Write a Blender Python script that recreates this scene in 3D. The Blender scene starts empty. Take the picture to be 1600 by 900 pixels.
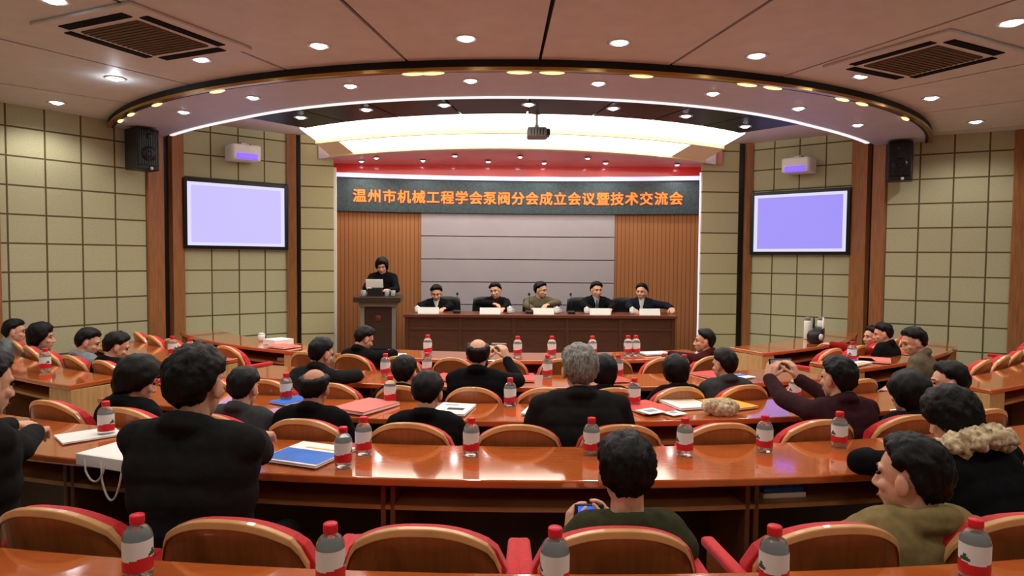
import bpy, bmesh, math, random
from mathutils import Vector, Matrix, Quaternion, noise

random.seed(7)
SC = bpy.context.scene
COL = SC.collection
PI = math.pi

# ------------------------------------------------------------------ camera
CAM_LOC = Vector((-0.27, 0.0, 1.65))
yaw, pitch, roll = math.radians(1.04), math.radians(-2.45), math.radians(0.45)
_f = Vector((math.sin(yaw) * math.cos(pitch), math.cos(yaw) * math.cos(pitch), math.sin(pitch)))
_r = _f.cross(Vector((0, 0, 1))).normalized()
_u = _r.cross(_f)
_rt = _r * math.cos(roll) + _u * math.sin(roll)
_up = -_r * math.sin(roll) + _u * math.cos(roll)
cam_data = bpy.data.cameras.new('camera')
cam_data.sensor_width = 36.0
cam_data.lens = 1050.0 / 1600.0 * 36.0
cam_data.clip_start = 0.05
cam = bpy.data.objects.new('camera', cam_data)
cam.matrix_world = Matrix(((_rt.x, _up.x, -_f.x, CAM_LOC.x), (_rt.y, _up.y, -_f.y, CAM_LOC.y),
                           (_rt.z, _up.z, -_f.z, CAM_LOC.z), (0, 0, 0, 1)))
COL.objects.link(cam)
SC.camera = cam

# ------------------------------------------------------------------ world, exposure, light levels
w = bpy.data.worlds.new('world')
SC.world = w
w.use_nodes = True
w.node_tree.nodes['Background'].inputs[0].default_value = (0.9, 0.85, 0.8, 1)
w.node_tree.nodes['Background'].inputs[1].default_value = 0.02
SC.view_settings.view_transform = 'Standard'
SC.view_settings.look = 'None'
SC.view_settings.exposure = 0.28
SC.view_settings.gamma = 1.0
SC.view_settings.use_curve_mapping = False
SC.cycles.use_denoising = True
SC.cycles.max_bounces = 8
SC.cycles.diffuse_bounces = 5
SC.cycles.sample_clamp_indirect = 4.0
P_HALL, P_BAND, P_DARK, P_STAGE = 33.0, 17.0, 9.0, 16.0      # watts of each kind of downlight
E_COVE = 2.3                                                  # luminous cove over the front
E_SCREEN = 0.80

# ------------------------------------------------------------------ materials
MATS = {}
def lin(c):
    return tuple((x / 255 / 12.92) if x / 255 <= 0.04045 else ((x / 255 + 0.055) / 1.055) ** 2.4 for x in c)

def mat(name, rgb, rough=0.5, metal=0.0, emit=0.0, ecol=None, spec=0.5, coat=0.0, sheen=0.0,
        noise_amt=0.0, noise_scale=20.0, stretch=(1, 1, 1), bump=0.0, trans=0.0, ior=1.45, second=None):
    m = bpy.data.materials.new(name)
    m.use_nodes = True
    nt = m.node_tree
    b = nt.nodes['Principled BSDF']
    c = lin(rgb) + (1,)
    b.inputs['Base Color'].default_value = c
    b.inputs['Roughness'].default_value = rough
    b.inputs['Metallic'].default_value = metal
    b.inputs['IOR'].default_value = ior
    b.inputs['Specular IOR Level'].default_value = spec
    b.inputs['Coat Weight'].default_value = coat
    b.inputs['Coat Roughness'].default_value = 0.07
    b.inputs['Coat IOR'].default_value = 1.85
    b.inputs['Sheen Weight'].default_value = sheen
    b.inputs['Transmission Weight'].default_value = trans
    if emit:
        b.inputs['Emission Color'].default_value = lin(ecol or rgb) + (1,)
        b.inputs['Emission Strength'].default_value = emit
    if noise_amt or bump:
        tc = nt.nodes.new('ShaderNodeTexCoord')
        mp = nt.nodes.new('ShaderNodeMapping')
        mp.inputs['Scale'].default_value = stretch
        nz = nt.nodes.new('ShaderNodeTexNoise')
        nz.inputs['Scale'].default_value = noise_scale
        nz.inputs['Detail'].default_value = 4
        nt.links.new(tc.outputs['Object'], mp.inputs[0])
        nt.links.new(mp.outputs[0], nz.inputs['Vector'])
        if noise_amt:
            rp = nt.nodes.new('ShaderNodeValToRGB')
            k = noise_amt
            lo = tuple(max(0, x * (1 - k)) for x in c[:3]) + (1,)
            hi = tuple(min(1, x * (1 + k)) for x in c[:3]) + (1,)
            if second:
                lo = lin(second) + (1,)
            rp.color_ramp.elements[0].color = lo
            rp.color_ramp.elements[1].color = hi
            rp.color_ramp.elements[0].position = 0.3
            rp.color_ramp.elements[1].position = 0.7
            nt.links.new(nz.outputs['Fac'], rp.inputs[0])
            nt.links.new(rp.outputs[0], b.inputs['Base Color'])
        if bump:
            bp = nt.nodes.new('ShaderNodeBump')
            bp.inputs['Strength'].default_value = bump
            bp.inputs['Distance'].default_value = 0.01
            nt.links.new(nz.outputs['Fac'], bp.inputs['Height'])
            nt.links.new(bp.outputs[0], b.inputs['Normal'])
    MATS[name] = m
    return m

def tile_mat(name, rgb, line, sx, sz, gap, rough=0.8, bump=0.25):
    """upholstered wall panels: a regular grid of soft joints, laid out in metres along the wall"""
    m = bpy.data.materials.new(name)
    m.use_nodes = True
    nt = m.node_tree
    b = nt.nodes['Principled BSDF']
    b.inputs['Roughness'].default_value = rough
    b.inputs['Specular IOR Level'].default_value = 0.25
    uv = nt.nodes.new('ShaderNodeUVMap')
    uv.uv_map = 'UVMap'
    br = nt.nodes.new('ShaderNodeTexBrick')
    br.offset = 0.0
    br.squash = 1.0
    br.inputs['Scale'].default_value = 1.0
    br.inputs['Brick Width'].default_value = sx
    br.inputs['Row Height'].default_value = sz
    br.inputs['Mortar Size'].default_value = gap
    br.inputs['Mortar Smooth'].default_value = 0.3
    c = lin(rgb)
    br.inputs['Color1'].default_value = tuple(x * 0.95 for x in c) + (1,)
    br.inputs['Color2'].default_value = tuple(x * 1.05 for x in c) + (1,)
    br.inputs['Mortar'].default_value = lin(line) + (1,)
    nt.links.new(uv.outputs[0], br.inputs['Vector'])
    nz = nt.nodes.new('ShaderNodeTexNoise')
    nz.inputs['Scale'].default_value = 60
    nz.inputs['Detail'].default_value = 3
    nt.links.new(uv.outputs[0], nz.inputs['Vector'])
    mx = nt.nodes.new('ShaderNodeMixRGB')
    mx.blend_type = 'OVERLAY'
    mx.inputs[0].default_value = 0.18
    nt.links.new(br.outputs['Color'], mx.inputs[1])
    nt.links.new(nz.outputs['Fac'], mx.inputs[2])
    nt.links.new(mx.outputs[0], b.inputs['Base Color'])
    inv = nt.nodes.new('ShaderNodeMath')
    inv.operation = 'SUBTRACT'
    inv.inputs[0].default_value = 1.0
    nt.links.new(br.outputs['Fac'], inv.inputs[1])
    bp = nt.nodes.new('ShaderNodeBump')
    bp.inputs['Strength'].default_value = bump
    bp.inputs['Distance'].default_value = 0.02
    nt.links.new(inv.outputs[0], bp.inputs['Height'])
    nt.links.new(bp.outputs[0], b.inputs['Normal'])
    MATS[name] = m
    return m

def plank_mat(name, rgb, dark, width, rough=0.45):
    """vertical wooden boards in UV metres"""
    m = tile_mat(name, rgb, dark, width, 9.0, 0.006, rough, 0.15)
    return m

mat('ceiling_panel', (202, 204, 202), 0.55, noise_amt=0.05, noise_scale=6)
mat('ceiling_band', (186, 188, 206), 0.5, noise_amt=0.04, noise_scale=6)
mat('ceiling_soffit', (205, 192, 200), 0.6)
mat('seam_dark', (22, 16, 12), 0.7)
mat('black_glass', (16, 24, 29), 0.35, spec=0.12, noise_amt=0.5, noise_scale=3)
mat('cove_white', (250, 246, 232), 0.6, emit=E_COVE, ecol=(255, 250, 236))
mat('cove_cream', (250, 232, 190), 0.6)
mat('slot_black', (16, 13, 10), 0.8, spec=0.1)
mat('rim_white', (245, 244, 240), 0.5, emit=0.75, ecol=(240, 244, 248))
mat('stage_ceiling', (206, 132, 120), 0.4, noise_amt=0.08, noise_scale=4)
mat('stage_red', (240, 52, 48), 0.28, coat=0.3)
mat('brass', (190, 150, 80), 0.25, metal=1.0)
mat('gold_glint', (255, 226, 150), 0.4, emit=2.2, ecol=(255, 214, 130))  # glow imitates light reflected in the brass strip
mat('lamp_white', (255, 255, 255), 0.3, emit=14.0, ecol=(236, 242, 255))
mat('lamp_ring', (225, 222, 220), 0.3, metal=0.6)
tile_mat('wall_panel', (178, 178, 144), (90, 80, 48), 0.352, 0.30, 0.0105)
tile_mat('wall_panel_narrow', (186, 180, 140), (92, 80, 48), 2.0, 0.30, 0.0105)
plank_mat('stage_wood', (164, 110, 68), (122, 74, 40), 0.062)
mat('pilaster_wood', (150, 100, 60), 0.4, noise_amt=0.22, noise_scale=9, stretch=(6, 6, 0.5))
mat('pilaster_gap', (14, 20, 18), 0.35)
mat('floor_carpet', (192, 176, 160), 0.8, noise_amt=0.15, noise_scale=40)
mat('stage_floor', (92, 64, 48), 0.5, noise_amt=0.15, noise_scale=12, stretch=(1, 8, 1))
mat('screen_grey', (168, 160, 164), 0.7, noise_amt=0.03, noise_scale=3)
mat('led_strip', (225, 225, 250), 0.4, emit=0.75, ecol=(214, 212, 250))
mat('led_panel', (58, 72, 76), 0.35, noise_amt=0.35, noise_scale=30)
mat('led_letters', (255, 110, 40), 0.5, emit=1.2, ecol=(255, 106, 36))
mat('table_top', (196, 100, 46), 0.10, spec=0.6, coat=1.0, noise_amt=0.08, noise_scale=5, stretch=(1.5, 9, 3))
mat('table_side', (198, 158, 104), 0.4, noise_amt=0.15, noise_scale=6, stretch=(6, 6, 1))
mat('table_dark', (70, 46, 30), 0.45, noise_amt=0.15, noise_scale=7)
mat('shelf_wood', (176, 128, 76), 0.4, noise_amt=0.12, noise_scale=7)
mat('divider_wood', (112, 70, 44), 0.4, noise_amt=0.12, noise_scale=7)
mat('seat_wood', (158, 90, 46), 0.3, coat=0.2, noise_amt=0.18, noise_scale=5, stretch=(7, 3, 0.9))
mat('seat_trim', (226, 172, 112), 0.28, coat=0.3, noise_amt=0.1, noise_scale=8)
mat('seat_red', (208, 22, 30), 0.75, sheen=0.2, noise_amt=0.15, noise_scale=60)
mat('black_plastic', (22, 22, 24), 0.45)
mat('black_satin', (14, 14, 16), 0.3)
mat('dark_metal', (52, 52, 54), 0.35, metal=0.8)
mat('grey_metal', (150, 150, 152), 0.35, metal=0.8)
mat('white_plastic', (232, 232, 226), 0.4)
mat('grey_plastic', (120, 116, 110), 0.5)
mat('grille_brown', (96, 78, 58), 0.7)
mat('screen_left', (40, 40, 50), 0.5, emit=E_SCREEN, ecol=(204, 194, 255))
mat('screen_right', (40, 40, 50), 0.5, emit=E_SCREEN, ecol=(162, 148, 250))
mat('screen_edge', (60, 60, 60), 0.5, emit=E_SCREEN, ecol=(226, 222, 255))
mat('lens_purple', (96, 70, 255), 0.3, emit=1.7, ecol=(92, 66, 245))
mat('stage_table', (74, 42, 26), 0.35, noise_amt=0.18, noise_scale=6, stretch=(1, 4, 8))
mat('stage_table_edge', (98, 48, 32), 0.3, noise_amt=0.1, noise_scale=6)
mat('podium_wood', (58, 40, 30), 0.35, noise_amt=0.18, noise_scale=6)
mat('podium_red', (104, 26, 30), 0.5)
mat('podium_grey', (128, 122, 110), 0.4)
mat('leather_black', (24, 26, 28), 0.4, bump=0.15, noise_scale=40)
mat('paper_white', (246, 246, 240), 0.7)
mat('paper_cream', (232, 226, 206), 0.7)
mat('paper_red', (226, 70, 62), 0.6, noise_amt=0.08, noise_scale=8)
mat('paper_pink', (236, 120, 108), 0.6, noise_amt=0.08, noise_scale=8)
mat('paper_blue', (36, 112, 214), 0.5, noise_amt=0.15, noise_scale=10)
mat('paper_yellow', (246, 176, 40), 0.6)
mat('paper_grey', (150, 160, 170), 0.7)
mat('ink_dark', (40, 42, 46), 0.7)
mat('cord_white', (238, 236, 226), 0.6)
mat('fluffy', (196, 178, 142), 0.95, sheen=0.4, noise_amt=0.45, noise_scale=55, bump=0.6, second=(120, 100, 70))
mat('fur_pale', (206, 188, 150), 0.95, sheen=0.4, noise_amt=0.4, noise_scale=45, bump=0.5, second=(140, 118, 84))
mat('bottle_clear', (240, 248, 248), 0.05, trans=0.9, ior=1.33)
mat('cap_red', (222, 28, 44), 0.35)
mat('label_white', (226, 232, 230), 0.4)
mat('label_red', (206, 30, 40), 0.4)
mat('label_green', (40, 92, 74), 0.4)
mat('skin', (222, 168, 138), 0.5, spec=0.4, noise_amt=0.05, noise_scale=30)
mat('skin_dark', (196, 138, 108), 0.5, spec=0.4, noise_amt=0.05, noise_scale=30)
mat('lip', (176, 96, 88), 0.45)
mat('eye_dark', (26, 20, 18), 0.25)
mat('hair_black', (9, 8, 9), 0.5, spec=0.25, noise_amt=0.4, noise_scale=45, stretch=(3, 3, .6), bump=0.3)
mat('hair_brown', (28, 20, 17), 0.5, spec=0.25, noise_amt=0.4, noise_scale=45, stretch=(3, 3, .6), bump=0.5)
mat('hair_grey', (128, 126, 118), 0.5, noise_amt=0.5, noise_scale=45, stretch=(3, 3, .6), bump=0.5, second=(66, 66, 62))
def cloth(n, c, k=0.18): return mat(n, tuple(x * .86 for x in c), 0.95, spec=0.12, noise_amt=k, noise_scale=26, bump=0.25)
cloth('cloth_black', (20, 20, 23)); cloth('cloth_charcoal', (36, 37, 37)); cloth('cloth_grey', (70, 74, 76))
cloth('cloth_navy', (28, 34, 52)); cloth('cloth_olive', (66, 68, 46)); cloth('cloth_tan', (150, 132, 86))
cloth('cloth_plum', (62, 34, 38)); cloth('cloth_maroon', (74, 26, 26)); cloth('cloth_teal', (52, 88, 92))
cloth('cloth_pale', (140, 150, 154)); cloth('cloth_white', (236, 236, 232), 0.05); cloth('cloth_khaki', (116, 106, 84))
cloth('cloth_red', (170, 34, 34)); cloth('trouser_dark', (30, 30, 34))
mat('shoe_black', (18, 16, 16), 0.3)
mat('phone_blue', (60, 110, 255), 0.3, emit=0.9, ecol=(40, 90, 255))

# ------------------------------------------------------------------ mesh helpers
class MB:
    """collects vertices and faces (with a material slot) for ONE mesh object"""
    def __init__(s):
        s.v, s.f, s.m, s.uv = [], [], [], {}
    def add(s, vs, fs, m=0):
        k = len(s.v)
        s.v += [tuple(p) for p in vs]
        for f in fs:
            s.f.append(tuple(i + k for i in f))
            s.m.append(m)
        return s
    def box(s, c, d, m=0, R=None):
        hx, hy, hz = d[0] / 2, d[1] / 2, d[2] / 2
        vs = [Vector((x, y, z)) for x in (-hx, hx) for y in (-hy, hy) for z in (-hz, hz)]
        if R is not None: vs = [R @ p for p in vs]
        vs = [p + Vector(c) for p in vs]
        return s.add(vs, [(0, 1, 3, 2), (4, 6, 7, 5), (0, 4, 5, 1), (2, 3, 7, 6), (0, 2, 6, 4), (1, 5, 7, 3)], m)
    def prism(s, poly, z0, z1, m=0, top=None):
        n = len(poly)
        vs = [(x, y, z0) for x, y in poly] + [(x, y, z1) for x, y in poly]
        fs = [tuple(reversed(range(n))), tuple(range(n, 2 * n))] + [(i, (i + 1) % n, (i + 1) % n + n, i + n) for i in range(n)]
        k = len(s.f)
        s.add(vs, fs, m)
        if top is not None: s.m[k + 1] = top
        return s
    def arc(s, r0, r1, t0, t1, z0, z1, n=24, m=0, drop=0.0):
        """ring sector about the stage centre; angles in degrees"""
        ts = [math.radians(t0 + (t1 - t0) * i / n) for i in range(n + 1)]
        vs = []
        for t in ts:
            for r, z in ((r0, z0), (r1, z0 - drop), (r1, z1 - drop), (r0, z1)):
                vs.append((r * math.sin(t), 11 - r * math.cos(t), z))
        fs = []
        for i in range(n):
            a, b = i * 4, i * 4 + 4
            for j in range(4):
                k = (j + 1) % 4
                fs.append((a + j, b + j, b + k, a + k))
        fs += [(0, 1, 2, 3), (n * 4 + 3, n * 4 + 2, n * 4 + 1, n * 4)]
        return s.add(vs, fs, m)
    def arcf(s, f0, f1, t0, t1, z0, z1, n=48, m=0):
        """like arc, with radii that vary with the angle"""
        vs, fs = [], []
        for i in range(n + 1):
            d = t0 + (t1 - t0) * i / n
            t = math.radians(d)
            for r, z in ((f0(d), z0), (f1(d), z0), (f1(d), z1), (f0(d), z1)):
                vs.append((r * math.sin(t), 11 - r * math.cos(t), z))
        for i in range(n):
            a, b = i * 4, i * 4 + 4
            for j in range(4): fs.append((a + j, b + j, b + (j + 1) % 4, a + (j + 1) % 4))
        fs += [(0, 1, 2, 3), (n * 4 + 3, n * 4 + 2, n * 4 + 1, n * 4)]
        return s.add(vs, fs, m)
    def lathe(s, prof, seg=20, c=(0, 0, 0), m=0, R=None):
        vs, fs = [], []
        for r, z in prof:
            for i in range(seg):
                a = 2 * PI * i / seg
                p = Vector((r * math.cos(a), r * math.sin(a), z))
                if R is not None: p = R @ p
                vs.append(p + Vector(c))
        for j in range(len(prof) - 1):
            for i in range(seg):
                k = (i + 1) % seg
                fs.append((j * seg + i, j * seg + k, (j + 1) * seg + k, (j + 1) * seg + i))
        n = len(prof)
        if prof[0][0] > 1e-6: fs.append(tuple(reversed(range(seg))))
        if prof[-1][0] > 1e-6: fs.append(tuple((n - 1) * seg + i for i in range(seg)))
        return s.add(vs, fs, m)
    def cap(s, a, b, ra, rb, m=0, seg=12, rings=4):
        """tapered capsule"""
        a, b = Vector(a), Vector(b)
        d = b - a
        L = d.length
        q = Vector((0, 0, 1)).rotation_difference(d.normalized()).to_matrix() if L > 1e-7 else Matrix.Identity(3)
        prof = [(ra * math.sin(PI / 2 * i / rings), -ra * math.cos(PI / 2 * i / rings)) for i in range(rings + 1)]
        prof += [(rb * math.cos(PI / 2 * i / rings), L + rb * math.sin(PI / 2 * i / rings)) for i in range(rings + 1)]
        prof[0] = (1e-5, prof[0][1]); prof[-1] = (1e-5, prof[-1][1])
        return s.lathe(prof, seg, a, m, q)
    def ell(s, c, r, m=0, R=None, seg=16, rings=10):
        prof = [(max(1e-5, math.sin(PI * i / rings)), -math.cos(PI * i / rings)) for i in range(rings + 1)]
        vs, fs = [], []
        k0 = len(s.v)
        s.lathe(prof, seg, (0, 0, 0), m)
        for i in range(k0, len(s.v)):
            p = Vector(s.v[i])
            p = Vector((p.x * r[0], p.y * r[1], p.z * r[2]))
            if R is not None: p = R @ p
            s.v[i] = tuple(p + Vector(c))
        return s
    def tube(s, pts, r, m=0, seg=8):
        for a, b in zip(pts[:-1], pts[1:]): s.cap(a, b, r, r, m, seg, 2)
        return s
    def build(s, name, mats, parent=None, loc=None, smooth=False, bevel=0.0, seg=2):
        me = bpy.data.meshes.new(name)
        me.from_pydata(s.v, [], s.f)
        if isinstance(mats, str): mats = [mats]
        for x in mats: me.materials.append(MATS[x])
        for p, i in zip(me.polygons, s.m):
            p.material_index = i
        bm = bmesh.new()
        bm.from_mesh(me)
        bmesh.ops.recalc_face_normals(bm, faces=bm.faces)
        bm.to_mesh(me)
        bm.free()
        if smooth:
            for p in me.polygons: p.use_smooth = True
        o = bpy.data.objects.new(name, me)
        COL.objects.link(o)
        if parent: o.parent = parent
        if loc: o.location = loc
        if bevel:
            md = o.modifiers.new('edge', 'BEVEL')
            md.width = bevel
            md.segments = seg
            md.limit_method = 'ANGLE'
            md.angle_limit = math.radians(40)
        return o

def tag(o, label, cat, group=None, kind=None):
    o['label'] = label
    o['category'] = cat
    if group: o['group'] = group
    if kind: o['kind'] = kind
    return o
def thing(name, label, cat, loc=(0, 0, 0), rz=0.0, group=None):
    o = bpy.data.objects.new(name, None)
    COL.objects.link(o)
    o.location = loc
    o.rotation_euler = (0, 0, rz)
    o.empty_display_size = 0.1
    return tag(o, label, cat, group)
def struct(o):
    o['kind'] = 'structure'
    return o
def dup(o, loc=None, rz=None, label=None, group=None, parent=None, scale=None):
    c = o.copy()
    COL.objects.link(c)
    c.parent = parent
    if loc is not None: c.location = loc
    if rz is not None: c.rotation_euler = (0, 0, rz)
    if scale is not None: c.scale = scale
    if label: c['label'] = label
    if group: c['group'] = group
    for ch in o.children: dup(ch, parent=c)
    return c
def polar(r, deg, z=0.0):
    t = math.radians(deg)
    return Vector((r * math.sin(t), 11 - r * math.cos(t), z))
ORD = 'first second third fourth fifth sixth seventh eighth ninth tenth eleventh twelfth thirteenth fourteenth'.split()

def wall(name, p, q, z0, z1, m, zphase=0.0, uphase=0.0, thick=0.06):
    """vertical wall slab from p to q with UVs in metres; inner face on the line pq"""
    p, q = Vector((p[0], p[1], 0)), Vector((q[0], q[1], 0))
    d = (q - p); L = d.length; d.normalize()
    n = Vector((d.y, -d.x, 0))
    if (Vector((0, 5, 0)) - p).dot(n) < 0: n = -n
    mb = MB()
    vs = [p, q, q - n * thick, p - n * thick]
    mb.prism([(a.x, a.y) for a in vs], z0, z1)
    o = mb.build(name, m)
    uv = o.data.uv_layers.new(name='UVMap')
    for pl in o.data.polygons:
        for li in pl.loop_indices:
            co = o.data.vertices[o.data.loops[li].vertex_index].co
            uv.data[li].uv = ((co - p).dot(d) + uphase, co.z + zphase)
    return struct(o)
# ================================================================== the room
HZ, BZ, SZ = 3.20, 3.13, 3.38          # hall ceiling, ring soffit, raised soffit over the front
fl = MB().prism([(-9, -3.2), (9, -3.2), (9, 12.5), (-9, 12.5)], -0.1, 0.0).build('floor', 'floor_carpet'); struct(fl)
st = MB().prism([(-2.75, 8.72), (2.9, 8.72), (2.95, 9.8), (3.6, 11.4), (-3.6, 11.4), (-2.9, 9.7)], 0.0, 0.15).build('stage_floor', 'stage_floor', bevel=0.01)
struct(st)

LU, LN = (-4.51, 8.16), (-5.372, 6.957)          # left side wall: far end, near end
RU, RN = (4.60, 8.43), (5.73, 7.805)
LT, LI = (-4.34, 8.71), (-3.28, 9.58)          # left screen wall
RT, RI = (4.46, 8.98), (3.44, 9.90)
wall('wall_left', LU, LN, 0, 3.45, 'wall_panel', 0.025)
wall('wall_right', RU, RN, 0, 3.45, 'wall_panel', 0.025)
wall('wall_front_left', LT, LI, 0, 3.45, 'wall_panel', 0.025)
wall('wall_front_right', RT, RI, 0, 3.45, 'wall_panel', 0.025)
wall('wall_arch_left', (-3.10, 9.60), (-2.66, 9.72), 0, 3.45, 'wall_panel_narrow', 0.04)
wall('wall_arch_right', (3.25, 9.90), (2.69, 9.86), 0, 3.45, 'wall_panel_narrow', 0.04)
wall('wall_rear_left', (-5.50, 6.775), (-7.6, 3.9), 0, 3.45, 'wall_panel', 0.025)
wall('wall_rear_right', (5.95, 7.685), (7.8, 4.6), 0, 3.45, 'wall_panel', 0.025)
wall('wall_far_left', (-7.6, 3.9), (-7.6, -3.0), 0, 3.45, 'wall_panel', 0.025)
wall('wall_far_right', (7.8, 4.6), (7.8, -3.0), 0, 3.45, 'wall_panel', 0.025)
wall('wall_back', (-7.7, -3.0), (7.9, -3.0), 0, 3.45, 'wall_panel', 0.025)
wall('wall_stage_left', (-2.74, 9.80), (-3.35, 10.6), 0, 3.45, 'pilaster_wood')
wall('wall_stage_right', (2.80, 9.93), (3.35, 10.6), 0, 3.45, 'pilaster_wood')

def lerp2(a, b, t): return (a[0] + (b[0] - a[0]) * t, a[1] + (b[1] - a[1]) * t)
def pilaster(n, pts, thick=0.08):
    """two wooden posts with a dark slot between them, from p to q"""
    for (a, b, kind) in pts:
        d = Vector((b[0] - a[0], b[1] - a[1], 0)).normalized()
        nn = Vector((d.y, -d.x, 0))
        if (Vector((0, 5, 0)) - Vector((a[0], a[1], 0))).dot(nn) < 0: nn = -nn
        out = 0.035 if kind == 'wood' else -0.03
        ins = nn * out
        back = nn * (-thick)
        poly = [(a[0] + ins.x, a[1] + ins.y), (b[0] + ins.x, b[1] + ins.y), (b[0] + back.x, b[1] + back.y), (a[0] + back.x, a[1] + back.y)]
        o = MB().prism(poly, 0, 3.45).build('trim_%d' % n[0], 'pilaster_wood' if kind == 'wood' else 'pilaster_gap', bevel=0.006)
        n[0] += 1
        struct(o)
n = [1]
pilaster(n, [(LU, lerp2(LU, LT, .42), 'wood'), (lerp2(LU, LT, .42), lerp2(LU, LT, .66), 'gap'), (lerp2(LU, LT, .66), LT, 'wood')])
pilaster(n, [(RU, lerp2(RU, RT, .36), 'wood'), (lerp2(RU, RT, .36), lerp2(RU, RT, .52), 'gap'), (lerp2(RU, RT, .52), RT, 'wood')])
pilaster(n, [(LI, lerp2(LI, (-3.10, 9.60), .7), 'wood'), (lerp2(LI, (-3.10, 9.60), .7), (-3.10, 9.60), 'gap')])
pilaster(n, [(RI, lerp2(RI, (3.25, 9.90), .55), 'wood'), (lerp2(RI, (3.25, 9.90), .55), (3.25, 9.90), 'gap')])
pilaster(n, [((-5.372, 6.957), (-5.50, 6.775), 'wood'), ((5.73, 7.805), (5.95, 7.685), 'wood')])

# hall ceiling: metal sectors about the stage centre with open dark joints
cuts = [-88, -72, -58, -45, -32.6, -21.0, -10.2, 0.3, 10.8, 21.4, 33.4, 45.6, 58.5, 72, 88]
mb = MB()
for a, b in zip(cuts[:-1], cuts[1:]):
    g = 0.12
    mb.arc(5.72, 10.2, a + g, b - g, HZ, HZ + 0.02, 10)
    mb.arc(10.22, 17.0, a + g, b - g, HZ, HZ + 0.02, 6)
ce = struct(mb.build('ceiling', 'ceiling_panel'))
struct(MB().arc(5.70, 17.0, -89, 89, HZ + 0.06, HZ + 0.1, 40).build('ceiling_backing', 'seam_dark'))
# ring soffit, its dark outer step with the brass strip, and the white inner rim
def rim_r(d): return 4.83 + .20 * max(0.0, (abs(d) - 38) / 18) ** 1.6
struct(MB().arcf(rim_r, lambda d: 5.70, -66, 66, BZ, BZ + 0.03, 56).build('ceiling_ring', 'ceiling_band'))
struct(MB().arc(5.66, 5.72, -66, 66, BZ - 0.012, HZ + 0.06, 48).build('trim_ceiling_step', 'seam_dark'))
struct(MB().arc(5.69, 5.735, -66, 66, BZ - 0.016, BZ + 0.010, 48).build('trim_brass_strip', 'brass'))
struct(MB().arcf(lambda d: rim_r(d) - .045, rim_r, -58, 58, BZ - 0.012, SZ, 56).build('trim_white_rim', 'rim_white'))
struct(MB().prism([(-6.5, 5.6), (6.5, 5.6), (6.5, 12), (-6.5, 12)], 3.46, 3.5).build('ceiling_slab', 'seam_dark'))
struct(MB().arc(0.5, 4.80, -80, 80, SZ, SZ + 0.03, 32).build('ceiling_soffit', 'ceiling_soffit'))
mb = MB()
bt = [-39.5 + i * 79.0 / 8 for i in range(9)]
for a, b in zip(bt[:-1], bt[1:]):
    mb.arc(4.0, 4.77, a + .12, b - .12, BZ + 0.02, BZ + 0.035, 6)
struct(mb.build('ceiling_glass_ring', 'black_glass'))
struct(MB().arc(4.0, 4.77, -39.5, 39.5, BZ + 0.045, BZ + 0.055, 30).build('ceiling_glass_backing', 'seam_dark'))

# luminous white cove: two shallow tiers sweeping from the glass ring down to the stage arch
def arch_pt(u): return Vector((2.69 * u, 9.70 + 0.06 * u, 3.25 - 0.15 * u * u))
def ring_pt(u): return polar(3.99, 41.2 * u, BZ + 0.03)
mb = MB()
N = 32
for (ta, tb, dz0, dz1, ext) in ((0.0, 0.5, 0.0, 0.03, 1.0), (0.47, 1.0, -0.005, -0.035, 1.0)):
    vs = []
    for i in range(N + 1):
        u = -1 + 2 * i / N
        A, B = ring_pt(u), arch_pt(u)
        p, q = A.lerp(B, ta) + Vector((0, 0, dz0)), A.lerp(B, tb) + Vector((0, 0, dz1 if tb < 1 else 0))
        vs += [p, q, q + Vector((0, 0, .05)), p + Vector((0, 0, .05))]
    for i in range(N):
        a, b = i * 4, i * 4 + 4
        end = 1 if (tb == 1.0 and (i < 2 or i >= N - 3)) else 0  # cream ends without glow imitate the light fading towards the cove's sides
        mb.add(vs[a:a + 8], [(j, 4 + j, 4 + (j + 1) % 4, (j + 1) % 4) for j in range(4)], end)
    mb.add(vs[:4], [(0, 1, 2, 3)])
    mb.add(vs[-4:], [(3, 2, 1, 0)])
struct(mb.build('ceiling_cove', ['cove_white', 'cove_cream']))
for tt, hh, ww in ((.475, .012, .022), (.985, .02, .03)):
    vs = []
    for i in range(N + 1):
        u = -1 + 2 * i / N
        p = ring_pt(u).lerp(arch_pt(u), tt)
        vs += [p + Vector((0, -ww, -hh - .006)), p + Vector((0, ww, -hh - .006)), p + Vector((0, ww, .03)), p + Vector((0, -ww, .03))]
    fs = []
    for i in range(N):
        a, b = i * 4, i * 4 + 4
        for j in range(4): fs.append((a + j, b + j, b + (j + 1) % 4, a + (j + 1) % 4))
    fs += [(0, 1, 2, 3), (N * 4 + 3, N * 4 + 2, N * 4 + 1, N * 4)]
    struct(MB().add(vs, fs).build('trim_cove_rib', 'cove_cream'))
# stage arch beam and stage ceiling
mb = MB()
vs = []
for i in range(N + 1):
    u = -1.06 + 2.12 * i / N
    p = arch_pt(u)
    vs += [(p.x, p.y, p.z - 0.03), (p.x, p.y + .08, p.z - 0.03), (p.x, p.y + .08, 3.46), (p.x, p.y, 3.46)]
fs = []
for i in range(N):
    a, b = i * 4, i * 4 + 4
    for j in range(4): fs.append((a + j, b + j, b + (j + 1) % 4, a + (j + 1) % 4))
fs += [(0, 1, 2, 3), (N * 4 + 3, N * 4 + 2, N * 4 + 1, N * 4)]
struct(mb.add(vs, fs).build('trim_stage_arch', 'wall_panel_narrow' if False else 'ceiling_soffit'))
BR, BY = 11.8, -1.0                                # stage back wall: an arc about (0, -1)
def back_pt(x, off=0.0, z=0.0):
    a = math.asin(x / BR)
    return Vector(((BR - off) * math.sin(a), BY + (BR - off) * math.cos(a), z))
mb = MB()
vs = []
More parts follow.
